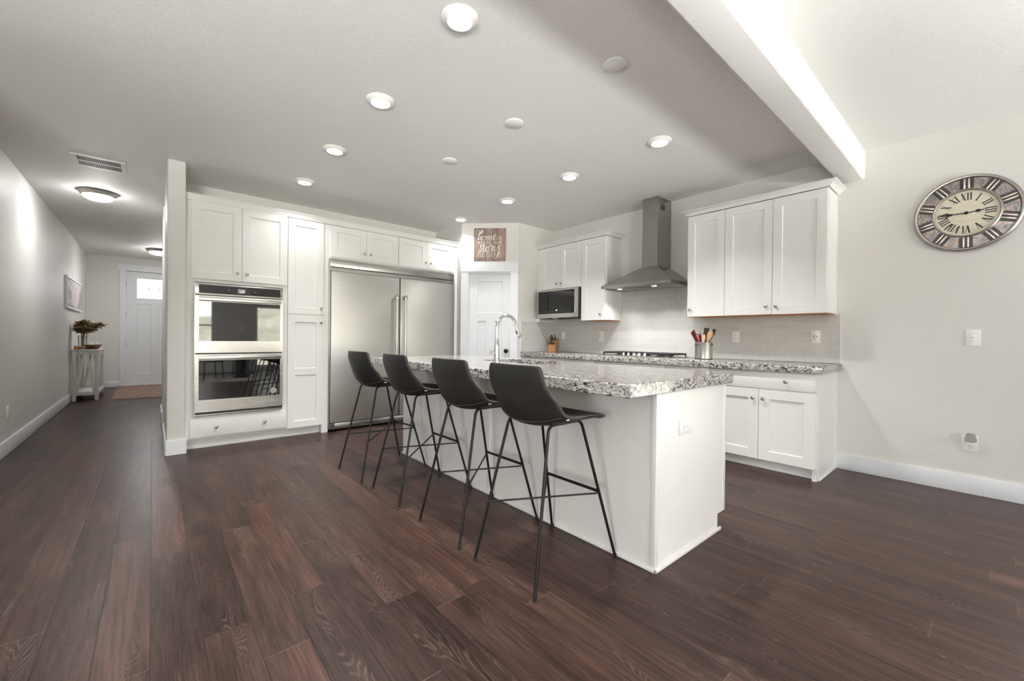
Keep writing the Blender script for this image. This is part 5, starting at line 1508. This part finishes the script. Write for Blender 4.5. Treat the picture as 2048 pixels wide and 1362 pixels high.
# framed picture on the hallway wall
PF = on_left(9.40, 1.536)
t = thing('framed_picture', 'abstract grey and blush picture in a white frame on the hallway wall', 'picture', tuple(PF @ Vector((.93, -.018, 0))))
Wp, Hp = 1.83, .510
b = MB(PF); e = .030
b.box(0, e, -.036, -.0005, 0, Hp); b.box(Wp - e, Wp, -.036, -.0005, 0, Hp); b.box(e, Wp - e, -.036, -.0005, 0, e); b.box(e, Wp - e, -.036, -.0005, Hp - e, Hp); b.build('frame', 'trim', t)
b = MB(PF); b.box(e, Wp - e, -.024, -.0008, e, Hp - e); b.build('liner', 'dark', t)
b = MB(PF); b.box(e + .012, Wp - e - .012, -.031, -.0242, e + .010, Hp - e - .010); b.build('canvas', 'art', t)

# shaggy rug inside the front door
b = MB(); nx, ny = 46, 120; rj = random.Random(5)
rx0, rx1, ry0, ry1 = -.545, .55, 9.90, 12.14
G = []
for i in range(nx + 1):
    row = []
    for j in range(ny + 1):
        u, v = i / nx, j / ny; edge = i in (0, nx) or j in (0, ny)
        x = rx0 + (rx1 - rx0) * u + rj.uniform(-.008, .008) * (2.2 if edge else 1) - .02 * v; y = ry0 + (ry1 - ry0) * v + rj.uniform(-.010, .010) * (2.2 if edge else 1) - .10 * u * (1 - v)
        row.append(b.V((x, y, .0015 if edge else .018 + rj.uniform(-.012, .014))))
    G.append(row)
for i in range(nx):
    for j in range(ny): b.F([G[i][j], G[i + 1][j], G[i + 1][j + 1], G[i][j + 1]])
tag(b.build('shag_rug', 'shag', smooth=180), 'brown shaggy rug on the floor inside the front door', 'rug')

# ------------------------------------------------------------------ dining corner behind the camera (mirrored in the oven glass)
b = MB(); b.box(.35, 3.35, -4.15, -1.90, .0005, .010); tag(b.build('area_rug', 'dining_rug'), 'faded pale area rug under the dining table, mirrored in the oven glass', 'rug')
t = thing('dining_table', 'round dining table on a black pedestal, mirrored in the oven glass', 'dining table', (1.85, -3.05, .0105))
b = MB(); b.lathe([(.60, .730), (.605, .735), (.605, .760), (.60, .765), (.001, .765)], (1.85, -3.05, 0), 'z', 56); b.build('tabletop', 'walnut', t)
b = MB(); b.lathe([(.24, .0105), (.24, .035), (.16, .06), (.155, .70), (.22, .7295)], (1.85, -3.05, 0), 'z', 40); b.build('pedestal', 'black_plastic', t)
def chair(lab, x, y, rot):
    t = thing('dining_chair', lab, 'dining chair', (0, 0, 0), 'dining chairs around the table')
    b = MB(); b.box(-.22, .22, -.21, .21, .440, .475, bev=.012); b.build('seat', 'leather', t)
    for sx in (-1, 1):
        for sy in (-1, 1):
            b = MB(); b.tube([(sx * .22, sy * .215, .0), (sx * .19, sy * .18, .440)], [.011, .013], 10); b.build('leg', 'black_metal', t)
    b = MB()
    pts = [(-.235 * math.cos(a), .225 * math.sin(a), 0) for a in [(-80 + 160 * q / 12) * PI / 180 for q in range(13)]]
    for z0, z1 in ((.62, .80),):
        v = [[b.V((p[0] * k_, p[1] * k_, z)) for p in pts] for k_, z in ((1.0, z0), (1.02, z1), (.94, z1), (.92, z0))]
        for i in range(4):
            A, B = v[i], v[(i + 1) % 4]
            for q in range(12): b.F([A[q], A[q + 1], B[q + 1], B[q]])
        b.F([v[i][0] for i in range(4)]); b.F([v[i][-1] for i in range(4)])
    b.build('backrest', 'leather', t)
    b = MB()
    for s_ in (-1, 1): b.tube([(-.15, s_ * .185, .472), (-.17, s_ * .18, .64)], .010, 8)
    b.build('back_post', 'black_metal', t)
    t.location = (x, y, .011); t.rotation_euler = (0, 0, rot); return t
chair('black dining chair left of the pedestal table, mirrored in the oven glass', 1.10, -2.75, -.3)
chair('black dining chair right of the pedestal table, mirrored in the oven glass', 2.62, -2.80, PI + .3)
chair('black dining chair behind the pedestal table, mirrored in the oven glass', 1.95, -3.88, PI / 2)
